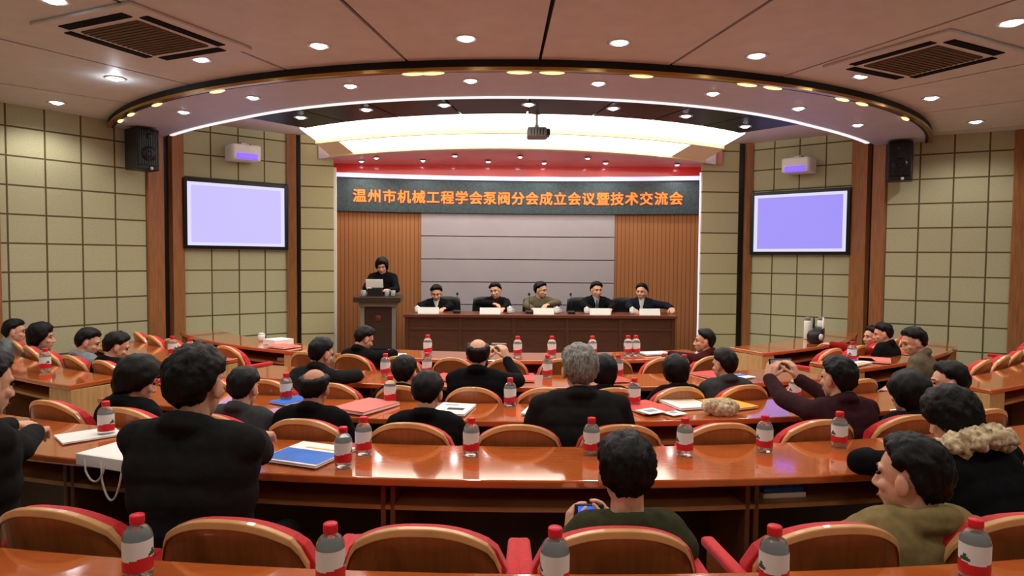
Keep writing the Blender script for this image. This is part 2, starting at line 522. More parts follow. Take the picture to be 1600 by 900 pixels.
for i in range(N + 1):
    u = -1.1 + 2.2 * i / N
    p, q = arch_pt(u), back_pt(3.2 * u / 1.1)
    vs += [(p.x, p.y + .05, p.z - 0.012), (q.x, q.y, 3.125 - 0.03 * u * u), (q.x, q.y, 3.3), (p.x, p.y + .05, 3.32)]
fs = []
for i in range(N):
    a, b = i * 4, i * 4 + 4
    for j in range(4): fs.append((a + j, b + j, b + (j + 1) % 4, a + (j + 1) % 4))
struct(mb.add(vs, fs).build('ceiling_stage', 'stage_ceiling'))

def back_slab(name, x0, x1, z0, z1, off, m, n=20, uvs=False, depth=0.05):
    vs, fs = [], []
    for i in range(n + 1):
        x = x0 + (x1 - x0) * i / n
        for o, z in ((off, z0), (off - depth, z0), (off - depth, z1), (off, z1)):
            vs.append(back_pt(x, o, z))
    for i in range(n):
        a, b = i * 4, i * 4 + 4
        for j in range(4): fs.append((a + j, b + j, b + (j + 1) % 4, a + (j + 1) % 4))
    fs += [(0, 1, 2, 3), (n * 4 + 3, n * 4 + 2, n * 4 + 1, n * 4)]
    o = MB().add(vs, fs).build(name, m)
    if uvs:
        uv = o.data.uv_layers.new(name='UVMap')
        for pl in o.data.polygons:
            for li in pl.loop_indices:
                co = o.data.vertices[o.data.loops[li].vertex_index].co
                uv.data[li].uv = (co.x + 10, co.z + 1)
    return o
struct(back_slab('wall_stage_wood', -3.4, -1.52, 0.15, 2.5, 0.0, 'stage_wood', uvs=True))
struct(back_slab('wall_stage_timber', 1.55, 3.4, 0.15, 2.5, 0.0, 'stage_wood', uvs=True))
zs = [0.15, 0.56, 0.92, 1.28, 1.645, 2.01, 2.40]
for a, b in zip(zs[:-1], zs[1:]):
    struct(back_slab('wall_stage_screen', -1.52, 1.55, a + .007, b - .007, 0.02, 'screen_grey', 12))
struct(back_slab('wall_stage_backing', -3.4, 3.4, 0.15, 3.2, -0.055, 'grey_plastic', 12))
struct(back_slab('wall_stage_header', -3.4, 3.4, 2.95, 3.24, 0.03, 'stage_red', 24))
tag(back_slab('light_strip', -3.1, 3.1, 2.895, 2.955, 0.10, 'led_strip', 24), 'curved white light strip between the red stage ceiling and the banner', 'light strip')
for sx, yy, word in ((-2.665, 9.80, 'left'), (2.70, 9.93, 'right')):
    o = MB().box((sx, yy, 1.55), (0.05, 0.04, 2.8)).build('light_strip', 'led_strip' if sx > 0 else 'rim_white')
    if sx < 0: o.data.materials[0] = MATS['white_plastic']
    tag(o, 'tall lilac light strip at the %s edge of the stage opening' % word if sx > 0 else 'thin pale upright strip at the left edge of the stage opening', 'light strip')

# LED banner with its lettering
bn = back_slab('banner', -3.0, 3.0, 2.375, 2.885, 0.06, 'led_panel', 24)
tag(bn, 'long dark LED banner of orange Chinese lettering above the stage', 'banner')
text = '温州市机械工程学会泵阀分会成立会议暨技术交流会'
dg = bpy.context.evaluated_depsgraph_get
vs, fs = [], []
for i, ch in enumerate(text):
    cu = bpy.data.curves.new('glyph', 'FONT')
    cu.body = ch
    cu.size = 0.212
    cu.align_x = 'CENTER'
    cu.align_y = 'CENTER'
    cu.extrude = 0.006
    cu.offset = 0.0
    cu.resolution_u = 2
    ob = bpy.data.objects.new('glyph', cu)
    COL.objects.link(ob)
    me = bpy.data.meshes.new_from_object(ob.evaluated_get(dg()))
    x = -2.46 + 4.94 * i / (len(text) - 1)
    a = math.asin(x / BR)
    c = back_pt(x, 0.068, 2.60)
    R = Matrix.Rotation(-a, 3, 'Z') @ Matrix.Rotation(PI / 2, 3, 'X')
    for ox, oy in ((-.0035, -.003), (.0035, -.003), (-.0035, .003), (.0035, .003)):
        k = len(vs)
        vs += [tuple(R @ (v.co + Vector((ox, oy, (ox + 2 * oy) * .05))) + c) for v in me.vertices]
        fs += [tuple(j + k for j in p.vertices) for p in me.polygons]
    bpy.data.objects.remove(ob)
    bpy.data.meshes.remove(me)
    bpy.data.curves.remove(cu)
MB().add(vs, fs).build('lettering', 'led_letters', bn)

# ================================================================== ceiling fittings
def spot(parent, power, ang=150, z=-0.03, col=(1.0, 0.93, 0.86), rad=0.05):
    l = bpy.data.lights.new('lamp_light', 'SPOT')
    l.energy = power
    l.spot_size = math.radians(ang)
    l.spot_blend = 0.6
    l.shadow_soft_size = rad
    l.color = col
    o = bpy.data.objects.new('lamp_light', l)
    o.parent = parent
    o.location = (0, 0, z)
    COL.objects.link(o)
    return o
def downlight(p, label, power, r=0.065, group=None, glow=0.0):
    t = thing('downlight', label, 'ceiling light', p, 0, group)
    MB().lathe([(r * .80, 0.012), (r * .80, -0.004), (r * 1.18, -0.010), (r * 1.25, -0.002), (r * 1.25, 0.004)], 24).build('trim_ring', 'lamp_ring', t, smooth=True)
    MB().lathe([(1e-5, -0.022), (r * .4, -0.019), (r * .72, -0.008), (r * .80, 0.004)], 24).build('bulb', 'lamp_white', t, smooth=True)
    spot(t, power)
    if glow:
        l = bpy.data.lights.new('lamp_glow', 'POINT'); l.energy = glow; l.shadow_soft_size = 0.03; l.color = (0.8, 0.9, 1.0)
        o = bpy.data.objects.new('lamp_glow', l); o.parent = t; o.location = (0, 0, -0.07); COL.objects.link(o)
    return t
outer = [(-49.7, 6.25), (-35.95, 6.19), (-25.1, 6.2), (-15.0, 6.2), (-4.8, 6.22), (5.3, 6.18), (15.7, 6.12), (26.9, 6.04), (39.0, 6.01), (53.6, 6.14)]
for i, (a, r) in enumerate(outer):
    lab = ('%s round downlight from the left in the hall ceiling row outside the curved step' % ORD[i])
    if i == 1: lab = 'second downlight from the left outside the curved step, with a spread blue-white glare'
    downlight(polar(r, a, HZ), lab, P_HALL, 0.07, 'downlights in the hall ceiling', glow=1.6 if i == 1 else 0)
for a, r, lab in ((-23.7, 7.43, 'bright downlight at the top left edge of the picture above the left air vent'), (24.4, 7.31, 'bright downlight at the top right edge of the picture above the right air vent')):
    downlight(polar(r, a, HZ), lab, P_HALL, 0.075, 'downlights in the hall ceiling')
for a in (-45, -34, -11, 0, 11, 35, 46):
    downlight(polar(7.75, a, HZ), 'round downlight in the hall ceiling overhead, beyond the top of the picture', P_HALL, 0.07, 'downlights overhead beyond the picture')
for a in (-40, -28, -16, -5, 5, 16, 28, 40):
    downlight(polar(9.6, a, HZ), 'round downlight in the hall ceiling overhead, beyond the top of the picture', P_HALL, 0.07, 'downlights overhead beyond the picture')
for a in (-26, -13, 0, 13, 26):
    downlight(polar(12.0, a, HZ), 'round downlight in the hall ceiling overhead, beyond the top of the picture', P_HALL, 0.07, 'downlights overhead beyond the picture')
for i, (a, r) in enumerate([(-41.4, 5.32), (-28.9, 5.32), (-17.0, 5.36), (-5.6, 5.37), (5.85, 5.34), (17.7, 5.27), (30.1, 5.19), (43.75, 5.18)]):
    downlight(polar(r, a, BZ), '%s downlight from the left in the curved ceiling band' % ORD[i], P_BAND, 0.06, 'downlights in the curved band')
for i, (a, r) in enumerate([(-33.05, 4.42), (-21.6, 4.43), (-10.7, 4.44), (-0.05, 4.43), (11.0, 4.39), (22.4, 4.32), (35.0, 4.27)]):
    downlight(polar(r, a, BZ + .02), '%s downlight from the left in the black glass ceiling ring' % ORD[i], P_DARK, 0.058, 'downlights in the black ring')
stl = [(-2.36, 10.2), (-2.1, 10.0), (-1.45, 10.3), (-.95, 10.05), (-.46, 10.4), (.02, 10.12), (.4, 10.45), (1.03, 10.1), (1.34, 10.35), (2.4, 10.2)]
for i, (x, y) in enumerate(stl):
    t = (y - 9.75) / 0.95
    z = (3.238 - 0.15 * (x / 2.7) ** 2) * (1 - t) + (3.125 - 0.03 * (x / 3.2) ** 2) * t
    downlight((x, y, z - 0.012), '%s small spotlight from the left in the red stage ceiling' % ORD[i], P_STAGE, 0.04, 'spotlights in the stage ceiling')

def gold_glint(a, r, label):  # downlight reflections on the brass strip, imitated by glowing ovals
    t = math.radians(a)
    o = MB().ell((0, 0, 0), (0.10, 0.022, 0.016), seg=20).build('step_glint', 'gold_glint', smooth=True)
    o.location = polar(r, a, BZ - 0.012)
    o.rotation_euler = (0, 0, t)
    return tag(o, label, 'ceiling light', 'modelled glints along the curved step')
warm = [-51, -46.5, -39.5, -29.5, -9.8, -8.3, -1.3, 1.3, 8.6, 18.3, 21.0, 29.8, 33.0, 43]
for i, a in enumerate(warm):
    gold_glint(a, 5.66, '%s warm oval glint from the left, modelled as glowing, along the curved ceiling step' % ORD[i])

def cassette(c, rz, label):
    t = thing('air_vent', label, 'air conditioner', c, rz)
    MB().box((0, 0, -0.012), (0.98, 0.98, 0.024)).build('panel', 'ceiling_panel', t, bevel=0.008)
    g = MB().box((0, 0, -0.028), (0.56, 0.56, 0.012))
    for i in range(14): g.box((0, -0.26 + i * 0.04, -0.036), (0.54, 0.012, 0.008))
    g.build('grille', 'grille_brown', t)
    for k in range(4):
        R = Matrix.Rotation(k * PI / 2, 3, 'Z')
        MB().box(R @ Vector((0, 0.375, -0.026)), (0.62, 0.075, 0.008) if k % 2 == 0 else (0.075, 0.62, 0.008)).build('outlet_slot', 'slot_black', t)
    return t
cassette((-2.76, 4.83, HZ), math.radians(-25), 'square air conditioner vent with brown grille in the ceiling at left')
cassette((2.92, 5.11, HZ), math.radians(26), 'square air conditioner vent with brown grille in the ceiling at right')

# hanging projector
t = thing('projector', 'grey projector hanging on a white rod below the black ceiling ring', 'projector', (0.10, 7.0, 2.90), 0)
b = MB().box((0, 0, 0.05), (0.20, 0.22, 0.10)).build('body', 'grey_plastic', t, bevel=0.02, seg=3)
MB().lathe([(0.036, 0), (0.036, 0.05), (0.028, 0.055), (1e-5, 0.048)], 20, (0.09, 0.11, .05), 0, Matrix.Rotation(-PI / 2, 3, 'X')).build('lens', 'black_satin', b, smooth=True)
g = MB()
for i in range(5): g.box((-0.06 + .03 * i, -0.112, .05), (.012, .006, .06))
g.build('vent_grille', 'black_plastic', b)
MB().box((0.115, 0, .055), (.04, .16, .07)).build('side_cover', 'dark_metal', t, bevel=.01)
MB().lathe([(0.035, 0.10), (0.016, 0.145), (0.013, 0.15), (0.013, 0.25), (0.045, 0.25), (0.045, 0.262)], 16).build('mount_rod', 'white_plastic', t, smooth=False)

# loudspeakers on the side walls
def loudspeaker(c, rz, label):
    t = thing('loudspeaker', label, 'speaker', c, rz)        # front faces local -Y
    cab = MB().prism([(-.13, -.14), (.13, -.14), (.15, .10), (-.15, .10)], -0.235, 0.235).build('cabinet', 'black_plastic', t, bevel=.015)
    g = MB().box((0, -.146, .02), (.235, .014, .40))
    for i in range(9): g.box((-.1 + .025 * i, -.155, .02), (.006, .008, .39))
    g.build('grille', 'black_satin', t, bevel=.004)
    MB().lathe([(.085, 0), (.08, .012), (.03, -.002), (1e-5, .006)], 24, (0, -.153, -.05), 0, Matrix.Rotation(PI / 2, 3, 'X')).build('woofer', 'dark_metal', cab, smooth=True)
    MB().lathe([(.03, 0), (.026, .01), (1e-5, .012)], 20, (0, -.153, .15), 0, Matrix.Rotation(PI / 2, 3, 'X')).build('tweeter', 'dark_metal', cab, smooth=True)
    MB().lathe([(.018, 0), (.016, .01), (1e-5, .012)], 16, (.03, -.156, -.215), 0, Matrix.Rotation(PI / 2, 3, 'X')).build('badge', 'white_plastic', t, smooth=True)
    m = MB().box((0, .16, 0), (.05, .14, .05)).box((0, .22, 0), (.16, .02, .2))
    m.build('wall_bracket', 'dark_metal', t, bevel=.004)
    return t
def wall_spot(a, b, dist, off=.237):
    a, b = Vector((a[0], a[1], 0)), Vector((b[0], b[1], 0))
    d = (b - a).normalized()
    n = Vector((d.y, -d.x, 0))
    if (Vector((0, 5, 0)) - a).dot(n) < 0: n = -n
    p = a + d * dist + n * off
    return p.x, p.y, math.atan2(n.x, -n.y)
_sl = wall_spot(LU, LN, .16)
loudspeaker((_sl[0], _sl[1], 2.872), _sl[2], 'black loudspeaker bracketed high on the left side wall')
_sr = wall_spot(RU, RN, .12)
loudspeaker((_sr[0], _sr[1], 2.868), _sr[2], 'black loudspeaker bracketed high on the right side wall')

# projection screens with short-throw projectors above
def board(a, b, z0, z1, m, label, plab, px, pz):
    a, b = Vector((a[0], a[1], 0)), Vector((b[0], b[1], 0))
    if a.x > b.x: a, b = b, a
    d = (b - a); L = d.length; d.normalize()
    rz = math.atan2(d.y, d.x)
    c = (a + b) / 2
    nn = Vector((d.y, -d.x, 0))
    t = thing('projection_screen', label, 'screen', (c.x + nn.x * .03, c.y + nn.y * .03, z0), rz)   # local -Y faces the hall
    H = z1 - z0
    f = MB()
    for x in (-L / 2 + .02, L / 2 - .02): f.box((x, -.01, H / 2), (.045, .06, H))
    for z in (.022, H - .022): f.box((0, -.01, z), (L - .08, .06, .045))
    f.build('frame', 'black_satin', t, bevel=.005)
    MB().box((0, .0, H / 2), (L - .08, .02, H - .08)).build('white_border', 'screen_edge', t)
    MB().box((0, -.012, H / 2), (L - .19, .01, H - .17)).build('picture_area', m, t)
    p = thing('projector', plab, 'projector', (c.x + nn.x * .0 + d.x * px, c.y + d.y * px, pz), rz)
    bd = MB().prism([(-.17, -.34), (.17, -.34), (.19, -.30), (.19, -.02), (-.19, -.02), (-.19, -.30)], 0, .20).build('body', 'white_plastic', p, bevel=.02, seg=3)
    MB().box((0, -.335, .045), (.27, .03, .075)).build('lens_window', 'lens_purple', bd, bevel=.01)
    MB().box((0, -.20, .215), (.10, .09, .03)).box((0, -.1, .235), (.06, .2, .02)).build('wall_arm', 'grey_metal', p, bevel=.004)
    MB().lathe([(.012, 0), (.01, .012)], 12, (.05, -.30, .20), 0).build('focus_knob', 'black_plastic', bd)
    return t
board(lerp2(LT, LI, .0), lerp2(LT, LI, .99), 1.755, 2.66, 'screen_left', 'lit lilac projection screen in a black frame on the left front wall', 'white short-throw projector with purple glow above the left screen', .03, 2.92)
board(lerp2(RT, RI, .01), lerp2(RT, RI, .99), 1.745, 2.65, 'screen_right', 'lit violet projection screen in a black frame on the right front wall', 'white short-throw projector with purple glow above the right screen', .03, 2.87)
# ================================================================== tables of the hall: concentric arcs about the stage
TZ = 0.75
def row_table(label, R, t0, t1, depth=0.47, div=(), n=40, ends=(True, True), wide=(1.8, 1.8)):
    t = thing('conference_table', label, 'table', (0, 0, 0), 0, 'curved wooden tables of the hall')
    MB().arc(R - depth, R, t0, t1, TZ - 0.035, TZ, n, drop=0.0085).build('tabletop', 'table_top', t, bevel=0.008, seg=3)
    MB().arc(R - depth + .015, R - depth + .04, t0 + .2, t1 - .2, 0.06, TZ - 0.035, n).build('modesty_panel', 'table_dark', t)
    MB().arc(R - depth + .04, R - 0.06, t0 + .2, t1 - .2, 0.585, 0.607, n).build('shelf', 'shelf_wood', t, bevel=.003)
    for k, e in enumerate(ends):
        if not e: continue
        w = wide[k] / R
        a = (t0, t0 + w) if k == 0 else (t1 - w, t1)
        MB().arc(R - depth + .005, R - .01, a[0], a[1], 0.0, TZ - 0.044, 2).build('end_panel', 'table_side', t, bevel=.004)
    for d in div:
        w = 0.9 / R
        for s in (-1, 1):
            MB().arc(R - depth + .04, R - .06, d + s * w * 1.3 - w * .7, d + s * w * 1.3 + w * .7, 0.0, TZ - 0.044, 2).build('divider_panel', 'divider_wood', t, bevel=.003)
    return t
RA, RB, RC, RD = 8.28, 7.27, 6.27, 5.00
row_table('curved wooden table across the bottom edge of the picture, nearest the camera', 9.60, -26, 26, 0.49, (-20, -15, 15.9, 20))
row_table('long curved glossy table of the row where the olive jacket photographer sits', RA, -25, 25, 0.48, (-15.9, -5.15, 5.72, 16.4))
row_table('curved middle table in front of the grey haired man', RB, -23, 23, 0.43, (-12, 0, 12))
row_table('curved table in front of the man with a bald crown and white collar', RC, -22, 22, 0.48, (-11, 0, 11))
row_table('front curved table of the centre block, closest to the stage', RD, -21.5, 21, 0.46, (-7, 7))
row_table('left block table whose pale end panel stands behind the black coat man', 7.08, -45, -27.6, 0.36, (-37,), wide=(1.8, 15.5))
row_table('left block table in front of the two people in profile', 6.05, -53, -27.5, 0.42, (-40,), wide=(1.8, 12))
row_table('left block front table below the left screen, red folder under it', 5.02, -55, -26.2, 0.44, (-40,), wide=(1.8, 11))
row_table('right block table reaching out of the picture at right', 7.08, 27.4, 47, 0.36, (38,), wide=(12, 1.8))
row_table('right block table with red folders and a blue brochure on it', 6.05, 26.6, 54, 0.42, (42,), wide=(11, 1.8))
row_table('right block front table below the right screen', 5.00, 28, 60, 0.44, (44,), wide=(10, 1.8))

# ------------------------------------------------------------------ auditorium seats
def shell_mesh(name, hw, z0, H, y0, th, m, parent, grow=0.0, bulge=0.0, tilt=0.13, nx=18, nz=9, round_=True, wing=0.0):
    zt = z0 + H
    def p(u, v, side):
        e = abs(u)
        top = zt - 0.105 * e ** 2.6 - 0.05 * max(0, e - .82) / .18 * (max(0, e - .82) / .18)
        z = z0 + (top - z0) * v
        x = u * (hw + wing * max(0, 1 - v * 1.25))
        y = y0 + (0.84 - z) * tilt + 0.035 * (1 - u * u) * -0.4 + 0.05 * e ** 3
        if side:
            y += th + bulge * (1 - e ** 3) * (1 - abs(2 * v - 1) ** 3)
        return (x, y, z)
    vs, fs = [], []
    for s in (0, 1):
        for j in range(nz + 1):
            for i in range(nx + 1):
                vs.append(p(-1 + 2 * i / nx, j / nz, s))
    W = nx + 1
    K = W * (nz + 1)
    for j in range(nz):
        for i in range(nx):
            a = j * W + i
            fs.append((a, a + 1, a + W + 1, a + W))
            fs.append((K + a, K + a + W, K + a + W + 1, K + a + 1))
    for i in range(nx):
        fs.append((i, K + i, K + i + 1, i + 1))
        a = nz * W + i
        fs.append((a, a + 1, K + a + 1, K + a))
    for j in range(nz):
        a = j * W
        fs.append((a, a + W, K + a + W, K + a))
        a = j * W + nx
        fs.append((a, K + a, K + a + W, a + W))
    return MB().add(vs, fs).build(name, m, parent, smooth=False, bevel=0.007, seg=3)
def make_seat():
    t = thing('auditorium_seat', 'x', 'seat')
    o = shell_mesh('back_shell', .25, .40, .44, 0.0, .018, 'seat_wood', t)
    # light wooden edge strip following the arched top
    vs = []
    fs = []
    nx = 24
    for i in range(nx + 1):
        u = -1 + 2 * i / nx
        e = abs(u)
        z = .84 - 0.105 * e ** 2.6 - 0.05 * (max(0, e - .82) / .18) ** 2 + .001
        y = (0.84 - z) * .13 - .014 * (1 - u * u) + .05 * e ** 3
        x = u * .2515
        for dy, dz in ((-.004, -.018), (-.004, .008), (.022, .008), (.022, -.018)):
            vs.append((x, y + dy, z + dz))
    for i in range(nx):
        a, b = i * 4, i * 4 + 4
        for j in range(4): fs.append((a + j, b + j, b + (j + 1) % 4, a + (j + 1) % 4))
    fs += [(0, 1, 2, 3), (nx * 4 + 3, nx * 4 + 2, nx * 4 + 1, nx * 4)]
    MB().add(vs, fs).build('edge_strip', 'seat_trim', o, bevel=.004)
    shell_mesh('back_cushion', .268, .42, .418, .022, .05, 'seat_red', t, bulge=.035)
    MB().box((0, .30, .385), (.50, .46, .07)).build('seat_cushion', 'seat_red', t, bevel=.03, seg=3)
    for s in (-1, 1):
        MB().box((s * .285, .20, .655), (.05, .34, .035)).build('armrest', 'seat_red', t, bevel=.014, seg=3)
        MB().prism([(s * .285 - .018, .06), (s * .285 + .018, .06), (s * .285 + .018, .33), (s * .285 - .018, .33)], 0.0, .64).build('side_panel', 'seat_wood', t, bevel=.008)
    return t
seat0 = [make_seat()]
def place_seat(r, deg, width, label, group):
    p = polar(r, deg)
    if 'used' not in seat0: o = seat0[0]; seat0.append('used')
    else: o = dup(seat0[0])
    o.location = p
    o.rotation_euler = (0, 0, math.radians(deg))
    o.scale = (width / .62, 1, 1)
    o['label'] = label
    o['group'] = group
    return o
A_SEATS = [-10.95, -7.07, -3.21, 0.62, 4.95, 9.0]
for i, a in enumerate(A_SEATS):
    place_seat(9.035, a, .60, ['wooden-backed red seat in the bottom left corner, cut by the picture edge', 'wooden-backed red seat behind the man in a black coat', 'empty wooden-backed red seat in the nearest row, just left of centre',
                               'wooden-backed red seat of the olive jacket photographer', 'wooden-backed red seat of the man turning his head at right', 'wooden-backed red seat in the bottom right corner'][i], 'nearest row of seats')
B_SEATS = [-21.0, -17.1, -13.2, -9.35, -5.35, -1.28, 2.5, 6.35, 10.35, 14.3, 18.3]
BL = ['seat at the left end of the second seat row', 'seat second from the left end of the second seat row', 'seat in the second row partly behind the black coat man', 'seat behind the balding man in the second row', 'seat in the second row behind the bent dark haired man',
      'empty seat in the middle of the second row', 'seat behind the grey haired man', 'empty seat right of the grey haired man in the second row', 'seat behind the plum jacket photographer', 'red-edged seat behind the dark bob haired person', 'seat at the right end of the second seat row']
for a, l in zip(B_SEATS, BL): place_seat(7.77, a, .53, 'wooden-backed red ' + l, 'second row of seats')
C_SEATS = [-19.3, -15.4, -11.5, -7.6, -3.7, 0.15, 3.85, 7.6, 11.4, 15.3, 19.2]
for i, a in enumerate(C_SEATS): place_seat(6.83, a, .46, 'wooden-backed red seat, %s from the left in the third row of the centre block' % ORD[i], 'third row of seats')
D_SEATS = [-20.3, -15.8, -11.3, -6.75, -2.2, 2.35, 6.9, 11.4, 16.0]
for i, a in enumerate(D_SEATS): place_seat(5.60, a, .44, 'wooden-backed red seat, %s from the left in the front row of the centre block' % ORD[i], 'front row of seats')
for i, a in enumerate([-50, -46, -42, -38, -34, -30]): place_seat(6.69, a, .46, 'red seat of the left block, %s from the wall in its middle row' % ORD[i], 'left block middle seats')
for i, a in enumerate([-47.5, -43, -38.5, -34, -29.5]): place_seat(5.62, a, .44, 'red seat of the left block, %s from the wall in its front row' % ORD[i], 'left block front seats')
for i, a in enumerate([30.5, 34.5, 38.5, 42.5, 46.5, 50.5]): place_seat(6.69, a, .46, 'red seat of the right block, %s from the aisle in its middle row' % ORD[i], 'right block middle seats')
for i, a in enumerate([30.5, 35, 39.5, 44, 48.5]): place_seat(5.62, a, .44, 'red seat of the right block, %s from the aisle in its front row' % ORD[i], 'right block front seats')
for i, a in enumerate([33, 37, 41]): place_seat(7.68, a, .50, 'red seat of the right block, %s from the aisle in its rear row' % ORD[i], 'right block rear seats')

# ------------------------------------------------------------------ stage furniture
X0, X1, YF = -1.545, 2.11, 9.0
SF = 0.15
t = thing('stage_table', 'long dark wooden table across the stage with five people behind it', 'table', ((X0 + X1) / 2, YF, SF))
hw = (X1 - X0) / 2
MB().box((0, .27, .735), (2 * hw + .03, .60, .04)).build('tabletop', 'stage_table_edge', t, bevel=.006)
m = MB().box((0, .03, .355), (2 * hw - .02, .03, .71))
m.box((0, .012, .56), (2 * hw - .02, .02, .03)).box((0, .012, .05), (2 * hw - .02, .02, .10))
for k in range(6): m.box((-hw + .03 + k * (2 * hw - .06) / 5, .010, .36), (.05, .018, .70))
m.build('front_panel', 'stage_table', t, bevel=.003)
for s in (-1, 1): MB().box((s * (hw - .02), .29, .357), (.04, .52, .714)).build('side_panel', 'stage_table', t, bevel=.004)
# podium
t = thing('podium', 'dark wooden speaker podium at the left of the stage', 'lectern', (-1.93, 9.2, SF))
MB().prism([(-.235, 0), (.235, 0), (.20, .36), (-.20, .36)], 0.05, .86).build('body', 'podium_wood', t, bevel=.01)
MB().prism([(-.28, -.03), (.28, -.03), (.24, .40), (-.24, .40)], 0, .06).build('base', 'podium_wood', t, bevel=.01)
MB().prism([(-.26, -.05), (.26, -.05), (.23, .40), (-.23, .40)], .84, .90).build('neck', 'podium_grey', t, bevel=.01)
m = MB().prism([(-.32, -.12), (.32, -.12), (.28, .42), (-.28, .42)], .90, .98)
m.build('reading_desk', 'podium_wood', t, bevel=.012)
for s in (-1, 1): MB().prism([(s * .215 - .03, -.015), (s * .215 + .03, -.015), (s * .215 + .02, .05), (s * .215 - .02, .05)], .06, .84).build('corner_post', 'podium_grey', t, bevel=.006)
MB().lathe([(.05, 0), (.045, .01), (1e-5, .014)], 24, (0, -.002, .68), 0, Matrix.Rotation(PI / 2, 3, 'X')).build('round_emblem', 'podium_red', t, smooth=True)
t2 = thing('reading_paper', 'white sheet held up on the speaker podium', 'paper', (-1.985, 9.20, SF + .985), 0)
MB().box((0, .02, .17), (.235, .006, .12), 0, Matrix.Rotation(.3, 3, 'X')).build('sheet', 'paper_white', t2)
m = MB().box((0, .05, .05), (.20, .05, .10)).box((0, .09, .005), (.22, .16, .01))
m.build('document_stand', 'black_plastic', t2, bevel=.004)
for i, (x, l) in enumerate([(-2.12, 'left'), (-1.80, 'middle'), (-1.72, 'right')]):
    o = MB().lathe([(.024, 0), (.03, .01), (.034, .085), (.030, .085), (.026, .012), (1e-5, .012)], 18).build('glass_cup', 'paper_grey', smooth=True)
    o.location = (x, 9.14, SF + .98)
    tag(o, '%s small drinking glass on the podium top' % l, 'cup', 'glasses on the podium')
def conf_chair(x, y, label):
    t = thing('office_chair', label, 'chair', (x, y, SF), PI, 'black chairs behind the stage table')    # faces the hall
    m = MB()
    vs, fs = [], []
    W, H = 10, 8
    for s in (0, 1):
        for j in range(H + 1):
            for i in range(W + 1):
                u, v = -1 + 2 * i / W, j / H
                xx = u * (.235 - .03 * v * v - .02 * (1 - v) ** 2)
                zz = .46 + .46 * v - .03 * abs(u) ** 3 * v
                yy = -.22 - .06 * v + .05 * u * u + s * -.06 + (.015 * math.sin(v * 9) if s == 0 else 0)
                vs.append((xx, yy, zz))
    K = (W + 1) * (H + 1)
    for j in range(H):
        for i in range(W):
            a = j * (W + 1) + i
            fs += [(a, a + 1, a + W + 2, a + W + 1), (K + a, K + a + W + 1, K + a + W + 2, K + a + 1)]
    for i in range(W):
        a = H * (W + 1) + i
        fs += [(i, K + i, K + i + 1, i + 1), (a, a + 1, K + a + 1, K + a)]
    for j in range(H):
        a, b = j * (W + 1), j * (W + 1) + W
        fs += [(a, a + W + 1, K + a + W + 1, K + a), (b, K + b, K + b + W + 1, b + W + 1)]
    m.add(vs, fs).build('backrest', 'leather_black', t, smooth=True, bevel=.012)
    MB().box((0, .02, .44), (.48, .46, .09)).build('seat', 'leather_black', t, bevel=.03, seg=3)
    for s in (-1, 1):
        MB().tube([(s * .27, -.18, .45), (s * .28, -.16, .64), (s * .28, .14, .64), (s * .27, .18, .45)], .018).build('armrest', 'black_plastic', t, smooth=True)
    MB().lathe([(.03, .06), (.03, .40)], 14).build('column', 'dark_metal', t, smooth=True)
    m = MB()
    for k in range(5):
        a = 2 * PI * k / 5 + PI / 2
        m.cap((0, 0, .09), (.27 * math.cos(a), .27 * math.sin(a), .055), .025, .018)
        m.ell((.27 * math.cos(a), .27 * math.sin(a), .027), (.026, .026, .026), seg=10, rings=6)
    m.build('star_base', 'dark_metal', t, smooth=True)
    return t
for x, l in [(-1.09, 'first'), (-.47, 'second'), (.30, 'third'), (.98, 'fourth'), (1.66, 'fifth')]:
    conf_chair(x, 10.08, 'black leather chair behind the stage table, %s from the left' % l)
def name_card(x, label):
    t = thing('name_card', label, 'name card', (x, 9.13, SF + .755), 0, 'name cards on the stage table')
    MB().add([(-.14, -.03, 0), (.14, -.03, 0), (.14, 0, .085), (-.14, 0, .085), (-.14, .03, 0), (.14, .03, 0)],
             [(0, 1, 2, 3), (3, 2, 5, 4), (0, 3, 4), (1, 5, 2), (0, 4, 5, 1)]).build('card', 'paper_white', t)
    return t
for x, l in [(-1.235, 'first'), (-.40, 'second'), (.33, 'third'), (1.10, 'fourth'), (1.78, 'fifth')]:
    name_card(x, 'white folded name card on the stage table, %s from the left' % l)
def tea_cup(x, label, y=9.22, z=SF + .755):
    t = thing('tea_cup', label, 'cup', (x, y, z), 0, 'white lidded cups on the stage table')
    MB().lathe([(.026, 0), (.036, .02), (.040, .075), (.036, .075), (.032, .02), (1e-5, .012)], 20).build('cup', 'white_plastic', t, smooth=True)
    lid = MB().lathe([(.042, .076), (.03, .088), (.008, .094), (.010, .104), (1e-5, .106)], 20).build('lid', 'white_plastic', t, smooth=True)
    MB().tube([(.038, 0, .06), (.060, 0, .055), (.060, 0, .03), (.036, 0, .022)], .005).build('handle', 'white_plastic', t, smooth=True)
    return t
for x, l in [(-1.40, 'left of the first name card'), (-.13, 'right of the second name card'), (.52, 'right of the third name card'), (.93, 'left of the fourth name card'), (1.56, 'left of the fifth name card')]:
    tea_cup(x, 'white lidded tea cup on the stage table, ' + l)
def gooseneck(x, y, z, label, tip=(0, .1, .26), grp='gooseneck microphones'):
    t = thing('microphone', label, 'microphone', (x, y, z), 0, grp)
    MB().box((0, 0, .018), (.10, .13, .036)).build('base', 'black_plastic', t, bevel=.01)
    tp = Vector(tip)
    nk = MB().tube([(0, .02, .03), Vector((0, .02, .03)).lerp(tp, .4) + Vector((0, -.02, .04)), tp], .005).build('neck', 'dark_metal', t, smooth=True)
    MB().ell(tp, (.016, .016, .024)).build('capsule', 'black_satin', nk, smooth=True)
    return t
gooseneck(-.86, 9.25, SF + .755, 'black gooseneck microphone between the first two people on stage')
